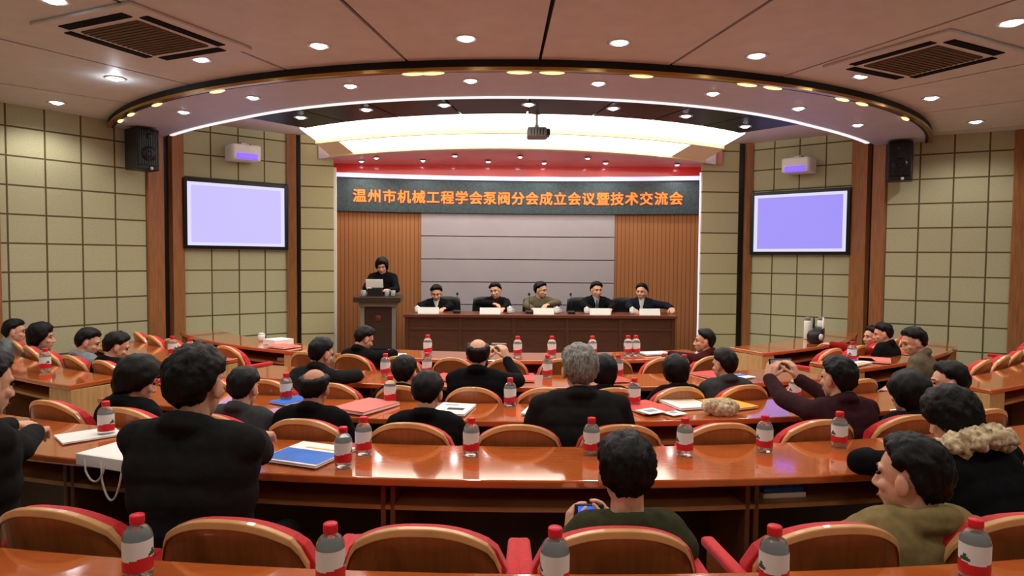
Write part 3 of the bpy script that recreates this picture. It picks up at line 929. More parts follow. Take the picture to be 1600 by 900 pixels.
gooseneck(.14, 9.25, SF + .755, 'black gooseneck microphone left of the third person on stage')
gooseneck(.72, 9.25, SF + .755, 'black gooseneck microphone between third and fourth people on stage')
# ================================================================== things on the tables
def make_bottle():
    t = thing('water_bottle', 'x', 'bottle')
    prof = [(1e-5, .006), (.018, .004), (.028, .0), (.0315, .006), (.0325, .016), (.0325, .110), (.0318, .118), (.0285, .128), (.0225, .137), (.0155, .143), (.0135, .148), (.0130, .156), (1e-5, .157)]
    MB().lathe(prof, 24).build('bottle_body', 'bottle_clear', t, smooth=True)
    MB().lathe([(.0155, .148), (.0165, .150), (.0165, .168), (.0150, .171), (1e-5, .172)], 24).build('cap', 'cap_red', t, smooth=True)
    # wrap-round label: white above, red below, a dark green hill in the middle of each face
    seg, rows = 48, 22
    z0, z1, R = .024, .107, .0331
    vs, fs, ms = [], [], []
    for j in range(rows + 1):
        for i in range(seg):
            a = 2 * PI * i / seg
            vs.append((R * math.cos(a), R * math.sin(a), z0 + (z1 - z0) * j / rows))
    for j in range(rows):
        for i in range(seg):
            k = (i + 1) % seg
            fs.append((j * seg + i, j * seg + k, (j + 1) * seg + k, (j + 1) * seg + i))
            h = (j + .5) / rows
            d = ((i + .5) % 24) - 12
            wave = .40 + .05 * math.sin(2 * PI * i / 24)
            hill = .70 - abs(d) * .07
            if h < wave: mm = 1
            elif h < .47 + .0 * d and abs(d) < 6: mm = 0
            elif h < hill and abs(d) < 4.5: mm = 2
            else: mm = 0
            ms.append(mm)
    b = MB()
    b.add(vs, fs)
    b.m = ms
    b.build('label_wrap', ['label_white', 'label_red', 'label_green'], t, smooth=True)
    return t
bot0 = [make_bottle()]
def bottle(p, label, group, s=1.0, rz=0.0):
    if len(bot0) == 1: o = bot0[0]; bot0.append(1)
    else: o = dup(bot0[0])
    o.location = p; o.scale = (s * 1.15, s * 1.15, s)
    o.rotation_euler = (0, 0, rz)
    o['label'] = label; o['group'] = group
    return o
Z = TZ + .001
FB = 'red capped water bottle on the nearest table, '
for a, l in [(-11.72, 'half cut by the left picture edge'), (-7.98, 'between the corner seat and the next one'), (-4.52, 'left of the empty nearest seat'), (-.72, 'left of the photographer seat'), (3.02, 'left of the tan jacket seat'), (6.72, 'in the bottom right corner')]:
    bottle(polar(9.22, a, Z), FB + l, 'bottles on the nearest table', 1.04, math.radians(a + 100))
for r, a, l in [(8.17, -6.62, 'foremost of the pair on the long glossy table'), (7.98, -6.42, 'rear one of the pair on the long glossy table'), (7.95, -2.86, 'on the long glossy table left of centre'), (7.93, 1.15, 'on the long glossy table just behind the photographer head'),
                (7.95, 4.29, 'on the long glossy table right of the photographer'), (7.93, 7.18, 'third from the right end on the long glossy table'), (7.91, 10.12, 'rightmost on the long glossy table before the fur hood'), (7.94, -16.43, 'on the long glossy table by the left man hands')]:
    bottle(polar(r, a, Z), 'red capped water bottle ' + l, 'bottles on the long glossy table', 1.0, math.radians(a + 95))
for r, a, l in [(6.9, -7.9, 'beside the red folder on the middle table'), (6.9, -1.68, 'on the middle table left of the grey haired man'), (6.9, 4.73, 'on the middle table right of the grey haired man'), (6.9, 13.86, 'on the middle table by the plum jacket photographer'), (6.95, -13.44, 'on the middle table left of the balding man')]:
    bottle(polar(r, a, Z), 'red capped water bottle ' + l, 'bottles on the middle table', 1.0, math.radians(a + 95))
for r, a, l in [(5.98, -11.0, 'second from the left on the third table'), (5.88, -8.1, 'left of the bald crown man'), (5.9, .95, 'in the middle of the third table'), (5.9, 6.3, 'left of the dark haired pair on the third table'), (5.95, 11.3, 'behind the grey jacketed person on the third table')]:
    bottle(polar(r, a, Z), 'small red capped water bottle ' + l, 'bottles on the third table', 1.0, math.radians(a + 95))
for r, a, l in [(4.8, -11.33, 'first from the left'), (4.78, -1.2, 'second from the left'), (4.76, 2.65, 'third from the left'), (4.76, 7.3, 'fourth from the left'), (4.76, 11.55, 'fifth from the left, touching the next'), (4.76, 12.5, 'sixth from the left, beside the fifth')]:
    bottle(polar(r, a, Z), 'water bottle on the front table before the stage, ' + l, 'bottles on the front table', 1.08, math.radians(a + 95))
for r, a, l in [(6.88, -33.6, 'on the left block rear table'), (5.85, -33.6, 'at the left on the left block middle table'), (5.85, -31.0, 'at the right on the left block middle table'), (5.8, 30.2, 'on the right block middle table by the aisle')]:
    bottle(polar(r, a, Z), 'red capped water bottle ' + l, 'bottles on the side tables', 1.05, math.radians(a + 95))
for r, a, l in [(4.66, 45.2, 'tall white flask, left one of the two on the right front table'), (4.76, 47.0, 'tall white flask, right one of the two on the right front table')]:
    t = thing('flask', l, 'flask', polar(r, a, Z), 0, 'white flasks on the right front table')
    MB().lathe([(.036, 0), (.040, .006), (.040, .20), (.034, .215), (1e-5, .216)], 20).build('body', 'white_plastic', t, smooth=True)
    MB().lathe([(.030, .214), (.032, .22), (.030, .258), (1e-5, .262)], 20).build('cap', 'grey_plastic', t, smooth=True)
t = thing('tea_cup', 'small white cup near the aisle end of the left front table', 'cup', polar(4.70, -37.0, Z))
MB().lathe([(.026, 0), (.034, .02), (.038, .075), (.034, .075), (.030, .02), (1e-5, .012)], 20).build('cup', 'white_plastic', t, smooth=True)
MB().lathe([(.040, .076), (.02, .088), (1e-5, .09)], 20).build('lid', 'white_plastic', t, smooth=True)

def flat(r, a, size, rot, mats, name, label, cat, h=.012, group=None, z=Z, patches=(), pages=True):
    """folder, booklet or sheet: cover + page block; patches are printed areas (x, y, w, d, material)"""
    t = thing(name, label, cat, polar(r, a, z), math.radians(a + rot), group)
    w, d = size
    if pages:
        MB().box((0, 0, h * .45), (w * .985, d * .985, h * .7)).build('pages', 'paper_white', t)
        MB().box((0, 0, h * .9), (w, d, h * .2)).build('cover', mats, t)
        MB().box((0, 0, h * .05), (w, d, h * .1)).build('back_cover', mats, t)
    else:
        MB().box((0, 0, h * .5), (w, d, h)).build('sheet', mats, t)
    for (x, y, pw, pd, pm) in patches:
        MB().box((x, y, h + .0006), (pw, pd, .0012)).build('printed_area', pm, t)
    return t
flat(7.06, -8.7, (.25, .33), -22, 'paper_pink', 'folder', 'red folder lying on the middle table right of the balding man', 'folder', .02)
flat(7.05, -4.4, (.21, .28), -8, 'paper_white', 'booklet', 'white booklet with a dark picture, right of the bent dark haired man', 'booklet', .012, patches=[(.02, -.02, .10, .05, 'ink_dark'), (-.03, .08, .08, .02, 'paper_grey')])
flat(8.04, -8.1, (.30, .30), -14, 'paper_white', 'booklet', 'blue and white booklet by the hand of the black coat man', 'booklet', .012, patches=[(0, -.05, .29, .17, 'paper_blue'), (.03, .07, .2, .012, 'paper_yellow')])
flat(6.98, -13.0, (.16, .22), -20, 'paper_blue', 'booklet', 'small blue booklet on the middle table left of the balding man', 'booklet', .01)
flat(7.03, -.5, (.10, .26), -15, 'paper_white', 'booklet', 'white and blue leaflet at the left elbow of the grey haired man', 'leaflet', .008, patches=[(.02, -.04, .05, .14, 'paper_blue')])
flat(6.98, 5.1, (.24, .30), 20, 'paper_red', 'folder', 'red folder on the middle table right of the grey haired man', 'folder', .012)
flat(7.13, 5.0, (.13, .12), 24, 'paper_white', 'leaflet', 'white printed leaflet on the near corner of the red folder', 'leaflet', .004, z=Z + .0125, pages=False, patches=[(0, 0, .07, .05, 'paper_grey')])
flat(7.13, 6.1, (.11, .12), 24, 'paper_white', 'leaflet', 'small white card right of the red folder with leaflets', 'leaflet', .004, pages=False, patches=[(0, 0, .04, .04, 'paper_grey')])
flat(6.92, 7.4, (.22, .27), 8, 'paper_white', 'booklet', 'open white booklet left of the yellow folder', 'booklet', .014, patches=[(.01, .02, .14, .12, 'paper_cream')])
flat(6.95, 9.6, (.22, .30), 16, 'paper_yellow', 'folder', 'yellow folder behind the beige fluffy bundle', 'folder', .012)
flat(6.02, 5.4, (.22, .24), 8, 'paper_red', 'folder', 'red folder on the third table left of the dark haired pair', 'folder', .012)
flat(6.0, -1.1, (.2, .22), 5, 'paper_red', 'folder', 'red folder in the middle of the third table', 'folder', .012)
flat(5.98, -6.4, (.2, .24), -20, 'paper_red', 'folder', 'red folder at the left of the bald crown man', 'folder', .012)
flat(5.95, 13.6, (.24, .26), 12, 'paper_red', 'folder', 'red folder at the right end of the third table', 'folder', .012)
flat(6.05, 15.6, (.12, .16), 12, 'paper_white', 'leaflet', 'blue and white leaflet right of the red folder on the third table', 'leaflet', .006, patches=[(0, .03, .11, .07, 'paper_blue')])
flat(4.75, 14.9, (.28, .16), 4, 'paper_white', 'folder', 'white papers at the right on the front table', 'papers', .014)
flat(4.74, -32.9, (.22, .22), -6, 'paper_white', 'folder', 'stack of white papers at the aisle end of the left front table', 'papers', .05)
flat(4.88, -30.2, (.30, .22), -4, 'paper_pink', 'folder', 'pink folder beside the white papers on the left front table', 'folder', .014)
flat(4.80, -29.6, (.24, .18), 0, 'paper_white', 'booklet', 'white booklet on the shelf under the left front table', 'booklet', .03, z=.607)
flat(5.84, -27.0 - 1.6, (.30, .24), -5, 'paper_red', 'folder', 'red folder on the left block middle table beside the aisle', 'folder', .014)
flat(5.86, 29.2, (.30, .24), 10, 'paper_white', 'brochure', 'blue, white and yellow brochure on the right block middle table', 'brochure', .012, patches=[(0, .03, .28, .09, 'paper_blue'), (-.02, -.09, .2, .035, 'paper_yellow')])
flat(5.87, 32.6, (.32, .26), 28, 'paper_pink', 'folder', 'pink red folder on the right block middle table', 'folder', .012)
flat(5.80, 31.5, (.22, .22), 40, 'paper_red', 'folder', 'bright red folder beyond the pink one on the right block', 'folder', .012)
flat(5.84, 40, (.22, .26), 10, 'paper_red', 'folder', 'red folder at the right on the right block middle table', 'folder', .012)
flat(7.98, -16.9, (.20, .26), -30, 'paper_white', 'booklet', 'white sheets under the left man hands beside a bottle', 'papers', .008)
# paper bag with cord handles on the long table, its mouth hanging over the near edge
t = thing('paper_bag', 'flat white paper bag with cord handles hanging over the table edge', 'bag', polar(8.12, -13.55, Z), math.radians(-13.55 - 8))
MB().prism([(-.19, -.19), (.19, -.19), (.19, .16), (-.19, .16)], 0, .022).build('bag_body', 'paper_white', t, bevel=.004)
MB().prism([(-.19, -.20), (.19, -.20), (.19, -.188), (-.19, -.188)], -.03, .022).build('folded_mouth', 'paper_white', t, bevel=.003)
MB().box((.15, .10, .026), (.06, .08, .006)).build('yellow_tab', 'paper_yellow', t)
for k, (x, l) in enumerate([(-.07, .085), (.03, .155)]):
    pts = [(x - .065, -.197, .0)] + [(x - .065 + .13 * i / 10, -.205, -.005 - l * math.sin(PI * i / 10) ** .6) for i in range(1, 10)] + [(x + .065, -.197, 0)]
    MB().tube(pts, .0045).build('cord_handle', 'cord_white', t, smooth=True)
# blue box on the shelf under the long table
t = thing('document_bag', 'blue and white package on the shelf under the long glossy table', 'package', polar(8.08, 7.0, .606), math.radians(7.0))
MB().box((0, 0, .012), (.20, .16, .022)).build('white_booklet', 'paper_white', t, bevel=.003)
m = MB()
for i in range(5): m.ell((-.07 + .035 * i, .0, .04 + .008 * (i % 2)), (.035, .07, .022), seg=12, rings=8)
m.box((0, 0, .034), (.19, .14, .02))
m.build('blue_wrap', 'paper_blue', t, smooth=True, bevel=.004)
# fluffy bundle
t = thing('fluffy_scarf', 'beige fluffy bundle lying on the middle table in front of the yellow folder', 'scarf', polar(7.16, 8.3, Z), math.radians(9))
m = MB()
for i in range(14):
    a = i * 2.4
    m.ell((.075 * math.cos(a) * (i / 14) ** .5, .05 * math.sin(a) * (i / 14) ** .5, .035 + .012 * math.sin(i * 1.7)), (.05, .042, .042), seg=14, rings=10)
m.build('bundle', 'fluffy', t, smooth=True)

# black bag and small dark case on the right front table
t = thing('handbag', 'black handbag with pale handles on the right front table', 'bag', polar(4.80, 44.6, Z), math.radians(60))
m = MB().prism([(-.13, -.06), (.13, -.06), (.13, .06), (-.13, .06)], 0, .15)
m.build('bag_body', 'leather_black', t, bevel=.03, seg=3)
for sy in (-1, 1):
    MB().tube([(-.07, sy * .045, .14)] + [(-.07 * math.cos(PI * i / 8), sy * .05, .15 + .11 * math.sin(PI * i / 8)) for i in range(9)] + [(.07, sy * .045, .14)], .008).build('handle', 'cord_white' if sy < 0 else 'leather_black', t, smooth=True)
t = thing('loudhailer', 'small black round case with a white disc on the right front table', 'case', polar(4.86, 41.6, Z), math.radians(35))
MB().lathe([(.06, 0), (.075, .01), (.08, .05), (.08, .09), (.06, .13), (1e-5, .14)], 20).build('case_body', 'black_plastic', t, smooth=True)
MB().lathe([(.035, 0), (.033, .012), (1e-5, .014)], 18, (-.01, -.074, .07), 0, Matrix.Rotation(PI / 2, 3, 'X')).build('white_disc', 'white_plastic', t, smooth=True)
t['category'] = 'case'; t.name = 'round_case'
# ================================================================== people
BAKE = []
def remesh(o, vox, smooth_it=3):
    md = o.modifiers.new('fuse', 'REMESH')
    md.mode = 'VOXEL'
    md.voxel_size = vox
    md.use_smooth_shade = True
    sm = o.modifiers.new('soft', 'SMOOTH')
    sm.factor = 0.5
    sm.iterations = smooth_it
    BAKE.append(o)
def ik(a, t, l1, l2, pole):
    d = t - a
    L = min(max(d.length, 0.08), (l1 + l2) * 0.985)
    n = d.normalized()
    t = a + n * L
    x = (l1 * l1 - l2 * l2 + L * L) / (2 * L)
    h = math.sqrt(max(0, l1 * l1 - x * x))
    p = (pole - n * pole.dot(n)).normalized()
    return a + n * x + p * h, t
def add_hand(mb, wr, f, nrm, sgn, s, curl):
    f = f.normalized()
    nrm = (nrm - f * nrm.dot(f)).normalized()
    sd = f.cross(nrm) * sgn                 # towards the thumb
    off = (.030, .010, -.011, -.030)
    for o in off:
        mb.cap(wr + sd * o * .55 * s, wr + (f * .088 + sd * o) * s, .017 * s, .0125 * s, 0, 10, 3)
    mb.cap(wr + (f * .03) * s, wr + (f * .078) * s, .020 * s, .018 * s, 0, 10, 3)
    for o, ln in zip(off, (.070, .078, .072, .056)):
        p = wr + (f * .088 + sd * o) * s
        a = 0.15
        for k, fr in enumerate((.46, .30, .24)):
            a += curl * (.7, 1.0, .7)[k]
            d = f * math.cos(a) + nrm * math.sin(a) + sd * o * 1.2
            q = p + d.normalized() * ln * fr * s
            mb.cap(p, q, (.0105 - .001 * k) * s, (.0098 - .001 * k) * s, 0, 8, 2)
            p = q
    p0 = wr + (f * .025 + sd * .022) * s
    p1 = wr + (f * .058 + sd * .052 + nrm * .012) * s
    p2 = p1 + (f * .030 + sd * .010 + nrm * .014 * (1 + curl)) * s
    p3 = p2 + (f * .024 - sd * .002 + nrm * .010 * (1 + curl)) * s
    mb.cap(p0, p1, .016 * s, .0125 * s, 0, 8, 2); mb.cap(p1, p2, .012 * s, .0105 * s, 0, 8, 2); mb.cap(p2, p3, .0105 * s, .009 * s, 0, 8, 2)

def hair_mesh(name, m, parent, H, Rh, s, style, sub=4):
    bm = bmesh.new()
    bmesh.ops.create_icosphere(bm, subdivisions=sub, radius=1.0)
    c0 = Vector((0, -.008, .030))
    rad = Vector((.0795, .0985, .0925))
    seed = random.random() * 50
    keys = {'short': [(0, 40), (45, 33), (68, 20), (80, 4), (98, 4), (114, -36), (140, -74), (180, -80)],
            'bald': [(0, 60), (45, 52), (68, 24), (80, -2), (96, -20), (110, -44), (140, -74), (180, -80)],
            'bob': [(0, 26), (38, 18), (55, -30), (75, -70), (110, -80), (180, -80)],
            'fringe': [(0, 26), (40, 18), (60, -20), (80, -40), (100, -50), (140, -60), (180, -62)]}[style]
    th = {'short': .021, 'bald': .013, 'bob': .034, 'fringe': .030}[style]
    for v in bm.verts:
        d = v.co.normalized()
        az = math.degrees(math.atan2(abs(d.x), d.y))
        el = math.degrees(math.asin(max(-1, min(1, d.z))))
        for (a, b), (c, e) in zip(keys[:-1], keys[1:]):
            if az <= c:
                lim = b + (e - b) * (az - a) / (c - a)
                break
        lim += 7 * math.sin(d.x * 2.5 + seed) * max(0, d.y)
        k = max(0, min(1, (el - lim + 9 + 9 * noise.noise(d * 6 + Vector((seed, 0, 0)))) / 26))
        k = k * k * (3 - 2 * k)
        if style == 'bald':
            a = math.degrees(d.angle(Vector((0, -.30, .95))))
            q = max(0, min(1, (a - 40 - 5 * noise.noise(d * 4)) / 24))
            k *= q
        nz = noise.noise(Vector((d.x * 4, d.y * 4, d.z * 2)) + Vector((seed, 3, 1))) * .010 + noise.noise(Vector((d.x * 16, d.y * 16, d.z * 5)) + Vector((seed, 0, 1))) * .006
        t = k * (th * (1.0 + .35 * max(0, d.z)) + nz) - .020 * (1 - k)
        p = c0 + Vector((d.x * (rad.x + t), d.y * (rad.y + t), d.z * (rad.z + t)))
        if style in ('bob', 'fringe') and p.z < 0 and k > .5:
            ext = 1.25 if style == 'bob' else .75
            p.z *= 1 + ext * min(1, (-p.z) / .06) * (.8 if d.y > 0 else 1)
            if style == 'bob':
                p.x *= 1.0 + .10 * min(1, -p.z / .15)
        v.co = H + Rh @ (p * s)
    me = bpy.data.meshes.new(name)
    bm.to_mesh(me)
    bm.free()
    me.materials.append(MATS[m])
    for p in me.polygons: p.use_smooth = True
    o = bpy.data.objects.new(name, me)
    COL.objects.link(o)
    o.parent = parent
    return o

def wv(r, a, z): return polar(r, a, z)
def person(label, root, head, yaw, hyaw=None, pitch=0.1, hroll=0.0, s=1.0, skin='skin', hair=('short', 'hair_black'), jacket='cloth_black',
           trouser='trouser_dark', RHD=None, LHD=None, rf=None, lf=None, rn=None, ln=None, curl=.35, shirt=None, tie=None, stand=False,
           seat_z=0.46, fur=None, near=False, hood=False, group='people in the audience', sh_w=.175, twist=0.0, rcurl=None, lcurl=None, sleeve=.93, nk=0.0):
    """root: floor point under the hips; head: world centre of the head; yaw: way the body faces (0 = +Y)"""
    root = Vector(root); head = Vector(head)
    y = math.radians(yaw)
    Ri = Matrix.Rotation(-y, 3, 'Z')
    L = lambda p: Ri @ (Vector(p) - root)
    t = thing('person', label, 'person', root, y, group)
    H = L(head)
    hy = math.radians(hyaw if hyaw is not None else yaw) - y
    Rh = Matrix.Rotation(hy, 3, 'Z') @ Matrix.Rotation(-pitch, 3, 'X') @ Matrix.Rotation(hroll, 3, 'Y')
    Rn = Matrix.Rotation(hy * .35, 3, 'Z') @ Matrix.Rotation(-pitch * .5, 3, 'X')
    P = Vector((0, 0, .90 * s if stand else seat_z))
    N = H + Rn @ Vector((0, -.030, -.125 - nk)) * s
    C = P.lerp(N, .70)
    ax = (N - P).normalized()
    X = Matrix.Rotation(twist, 3, 'Z') @ Vector((1, 0, 0))
    F = Vector((0, 0, 1)).cross(X)
    F = (F - ax * F.dot(ax)).normalized()
    SM = N - ax * (.058 + nk * .5) * s
    SR, SL = SM + X * sh_w * s, SM - X * sh_w * s
    hw = lambda p: None if p is None else L(p)
    if RHD is None: tr = Vector((.12, .26, P.z + .14)) if not stand else Vector((.25, .05, P.z - .05))
    else: tr = L(RHD)
    if LHD is None: tl = Vector((-.12, .26, P.z + .14)) if not stand else Vector((-.25, .05, P.z - .05))
    else: tl = L(LHD)
    def pole(q, tg):
        if not stand and abs(tg.z - .80) < .08 and SM.z - tg.z < .10: return Vector((q * .95, -.15, .05))
        return Vector((q * .75, -.35, -.75))
    ER, WR = ik(SR, tr, .285 * s, .255 * s, pole(1, tr))
    EL, WL = ik(SL, tl, .285 * s, .255 * s, pole(-1, tl))
    G = lambda v, dflt: (Ri @ Vector(v)) if v is not None else Vector(dflt)
    # ---- body: one continuous skin
    b = MB()
    hp = lambda p: H + Rh @ (Vector(p) * s)
    b.ell(hp((0, -.010, .030)), (.0765 * s, .0955 * s, .090 * s), 0, Rh)
    b.ell(hp((0, .018, -.035)), (.0635 * s, .074 * s, .074 * s), 0, Rh)
    b.ell(hp((0, .040, -.072)), (.044 * s, .044 * s, .038 * s), 0, Rh)
    b.ell(hp((0, .062, -.096)), (.022 * s, .020 * s, .018 * s), 0, Rh)
    b.cap(hp((0, .084, .016)), hp((0, .106, -.028)), .0085 * s, .0125 * s)
    for q in (-1, 1):
        b.ell(hp((q * .013, .094, -.032)), (.010 * s, .011 * s, .009 * s), 0, Rh, 10, 6)
        b.cap(hp((q * .012, .084, .034)), hp((q * .046, .070, .032)), .010 * s, .009 * s, 0, 8, 3)
        b.ell(hp((q * .042, .062, -.022)), (.022 * s, .020 * s, .020 * s), 0, Rh, 12, 8)
        b.ell(hp((q * .083, -.008, -.004)), (.011 * s, .022 * s, .035 * s), 0, Rh @ Matrix.Rotation(q * -.25, 3, 'Z'), 12, 8)
        b.ell(hp((q * .077, .002, -.030)), (.009 * s, .010 * s, .012 * s), 0, Rh, 8, 6)
    b.cap(hp((-.018, .084, -.058)), hp((.018, .084, -.058)), .0075 * s, .0075 * s, 0, 8, 3)
    b.cap(hp((-.014, .083, -.069)), hp((.014, .083, -.069)), .0075 * s, .0075 * s, 0, 8, 3)
    b.cap(hp((0, -.026, -.05)), N - ax * .05 * s, .054 * s, .060 * s, 0, 16, 4)
    b.cap(N - ax * .04 * s, SR, .05 * s, .045 * s); b.cap(N - ax * .04 * s, SL, .05 * s, .045 * s)
    b.cap(C + X * .06 * s, C - X * .06 * s, .095 * s, .095 * s)
    b.cap(C + X * .05 * s, P + X * .06 * s, .095 * s, .10 * s); b.cap(C - X * .05 * s, P - X * .06 * s, .095 * s, .10 * s)
    for S_, E_, W_, fd, nd, sg, cu, dn in ((SR, ER, WR, rf, rn, 1, rcurl, 0), (SL, EL, WL, lf, ln, -1, lcurl, 0)):
        b.cap(S_, E_, .046 * s, .038 * s); b.cap(E_, W_, .038 * s, .026 * s)
        dfl = (W_ - E_).normalized() * .6 + Vector((-.25 * sg, .6, -.1))
        add_hand(b, W_, G(fd, dfl), G(nd, (0, .1, -1)), sg, s, curl if cu is None else cu)
    legs = []
    for q in (-1, 1):
        if stand: h_, k_, a_ = P + Vector((q * .09, 0, -.02)), P + Vector((q * .10, .02, -.43 * s)), Vector((q * .10, -.02, .09))
        else: h_, k_, a_ = P + Vector((q * .09, 0, -.01)), Vector((q * .12, .42 * s, P.z + .03)), Vector((q * .12, .40 * s, .09))
        b.cap(h_, k_, .070 * s, .050 * s); b.cap(k_, a_, .048 * s, .034 * s); b.cap(a_ + Vector((0, -.02, -.03)), a_ + Vector((0, .12, -.055)), .034, .028)
        legs.append((h_, k_, a_))
    o = b.build('body', skin, t)
    remesh(o, (.0052 if near else .0068) * s, 3)
    # ---- face details
    for q in (-1, 1):
        MB().ell(hp((q * .030, .0815, .012)), (.0125 * s, .007 * s, .0065 * s), 0, Rh, 12, 8).build('eye', 'eye_dark', t, smooth=True)
        MB().cap(hp((q * .016, .0905, .036)), hp((q * .046, .077, .036)), .0045 * s, .003 * s, 0, 8, 2).build('eyebrow', hair[1] if hair[0] != 'bald' else 'hair_black', t, smooth=True)
    MB().cap(hp((-.020, .0905, -.0635)), hp((.020, .0905, -.0635)), .0042 * s, .0042 * s, 0, 8, 2).build('mouth', 'lip', t, smooth=True)
    hair_mesh('hair', hair[1], t, H, Rh, s, hair[0], 5 if near else 4)
    # ---- jacket
    b = MB()
    D = lambda k, wx, r: b.cap(P.lerp(N, k) + X * wx * s, P.lerp(N, k) - X * wx * s, r * s, r * s, 0, 16, 5)
    D(.02, .075, .135); D(.22, .070, .130); D(.42, .078, .128); D(.60, .098, .127); D(.76, .118, .116); D(.88, .118, .092)
    b.cap(SR, SL, .068 * s, .068 * s, 0, 16, 4)
    for S_, E_, W_ in ((SR, ER, WR), (SL, EL, WL)):
        b.cap(N - ax * .035 * s, S_, .066 * s, .070 * s, 0, 14, 4)
        b.cap(S_, E_, .067 * s, .057 * s, 0, 14, 4)
        b.cap(E_, E_.lerp(W_, sleeve), .057 * s, .045 * s, 0, 14, 4)
    nc = 12
    cr = .030 if hood else .019
    ring = [N + (X * math.cos(2 * PI * i / nc) + F * math.sin(2 * PI * i / nc)) * (.066 + (.014 if hood else 0)) * s + ax * (.022 - .030 * math.sin(2 * PI * i / nc)) * s - F * .006 for i in range(nc)]
    for i in range(nc):
        if 2 <= i <= 3 and not hood: continue
        b.cap(ring[i], ring[(i + 1) % nc], cr * s, cr * s, 0, 10, 3)
        lo = [q - ax * .030 * s + (q - N).normalized() * .012 * s for q in (ring[i], ring[(i + 1) % nc])]
        b.cap(lo[0], lo[1], .026 * s, .026 * s, 0, 10, 3)
    o = jk = b.build('jacket', jacket, t)
    remesh(o, (.009 if near else .012) * s, 7)
    o['wrinkle'] = .0045
    if fur:
        b = MB()
        for i in range(nc + 1):
            a = 2 * PI * i / nc
            p = N + (X * math.cos(a) + F * math.sin(a)) * .145 * s + ax * (-.005 - .02 * math.sin(a)) * s
            b.ell(p, (.064 * s, .064 * s, .050 * s), seg=12, rings=8)
        o = b.build('fur_collar', fur, jk)
        remesh(o, .010, 1)
        o['wrinkle'] = .022
    if shirt:
        b = MB()
        b.cap(N + F * .040 * s + ax * .008 * s, P.lerp(N, .55) + F * .118 * s, .050 * s, .030 * s, 0, 16, 5)
        sh = b.build('shirt', shirt, t, smooth=True)
        if tie:
            MB().cap(N + F * .086 * s - ax * .012 * s, P.lerp(N, .56) + F * .148 * s, .012 * s, .012 * s, 0, 10, 3).build('tie', tie, sh, smooth=True)
    # ---- trousers and shoes
    b = MB()
    b.cap(P + Vector((.07, 0, 0)), P - Vector((.07, 0, 0)), .118 * s, .118 * s)
    for h_, k_, a_ in legs:
        b.cap(h_, k_, .088 * s, .068 * s); b.cap(k_, a_ + Vector((0, 0, .02)), .066 * s, .056 * s)
    o = b.build('trousers', trouser, t)
    remesh(o, .015, 3)
    for h_, k_, a_ in legs:
        m = MB().cap(a_ + Vector((0, -.035, -.045)), a_ + Vector((0, .15, -.052)), .042, .036)
        for i, v in enumerate(m.v):
            if v[2] < .004: m.v[i] = (v[0], v[1], .004)
        m.build('shoe', 'shoe_black', t, smooth=True)
    return t

def seated(label, r, a, z, back=.06, **k):
    """someone in the hall: head at radius r, angle a; hips a little behind"""
    ry = k.pop('yaw', a)
    hr = k.pop('hip_r', r + back)
    ha = k.pop('hip_a', a)
    return person(label, polar(hr, ha, 0), polar(r, a, z), ry, **k)

# ---- nearest row
seated('person in a dark jacket cut by the left edge, hands folded on the long table', 8.72, -14.8, 1.153, hip_r=8.80, yaw=-30, hyaw=-24, pitch=.2, jacket='cloth_charcoal', near=True,
       RHD=polar(8.02, -17.9, .80), LHD=polar(8.03, -18.9, .80), rf=(-.35, .9, -.1), lf=(.5, .85, -.1), curl=.7)
seated('person in a charcoal coat seen from behind, leaning on the long table', 8.72, -8.84, 1.19, hip_r=8.74, yaw=-9, pitch=.12, jacket='cloth_charcoal', near=True, s=1.04, sh_w=.19,
       RHD=polar(8.08, -9.6, .845), LHD=polar(8.10, -11.6, .80), rf=(.0, 1, -.1), curl=.5)
seated('person in an olive jacket seen from behind, photographing with a small camera', 8.76, 1.05, .925, hip_r=8.80, pitch=.10, jacket='cloth_olive', near=True, s=1.0, nk=.035,
       RHD=polar(8.44, 1.12, .585), LHD=polar(8.44, .02, .575), rf=(-.1, .4, .9), lf=(.1, .4, .9), rn=(-1, .1, .0), ln=(1, .1, 0), curl=.55, seat_z=.42)
seated('person in a tan jacket at lower right, head turned to the left', 8.82, 7.45, .905, hip_r=8.84, hyaw=38, sh_w=.205, pitch=.06, jacket='cloth_tan', near=True, s=1.08, seat_z=.42, hip_a=7.0, hood=True)
seated('person in a black coat with a fluffy beige fur collar bending over the long table', 8.45, 10.85, 1.005, hip_r=8.72, hip_a=11.2, yaw=18, hyaw=30, pitch=.45, jacket='cloth_black', hair=('fringe', 'hair_black'), near=True, s=.90, sh_w=.225, fur='fur_pale',
       LHD=polar(8.22, 9.5, .80), RHD=polar(8.15, 12.6, .82), lf=(.4, 1, -.1), seat_z=.50)
# ---- second row
seated('balding person in a dark suit seen from behind in the second row', 7.5, -9.68, .945, s=.88, hair=('bald', 'hair_black'), jacket='cloth_black', skin='skin_dark', seat_z=.42, pitch=.15)
seated('dark haired person in black bent over the middle table', 7.44, -5.04, .92, s=.88, hair=('short', 'hair_black'), jacket='cloth_black', pitch=.35, seat_z=.42)
seated('grey haired person in a dark grey jacket seen from behind', 7.5, 1.15, 1.065, s=1.0, sh_w=.20, hair=('short', 'hair_grey'), jacket='cloth_charcoal', seat_z=.46, pitch=.1, near=True)
seated('person in a plum jacket holding up a phone with both hands', 7.5, 12.37, .995, s=.92, jacket='cloth_plum', seat_z=.44, pitch=.05, yaw=13, hyaw=24, near=True, sh_w=.19,
       LHD=polar(7.06, 11.35, .93), RHD=polar(7.10, 12.75, .93), lf=(.35, .2, 1), rf=(-.35, .2, 1), ln=(.6, .7, 0), rn=(-.7, .6, 0), curl=.45, skin='skin')
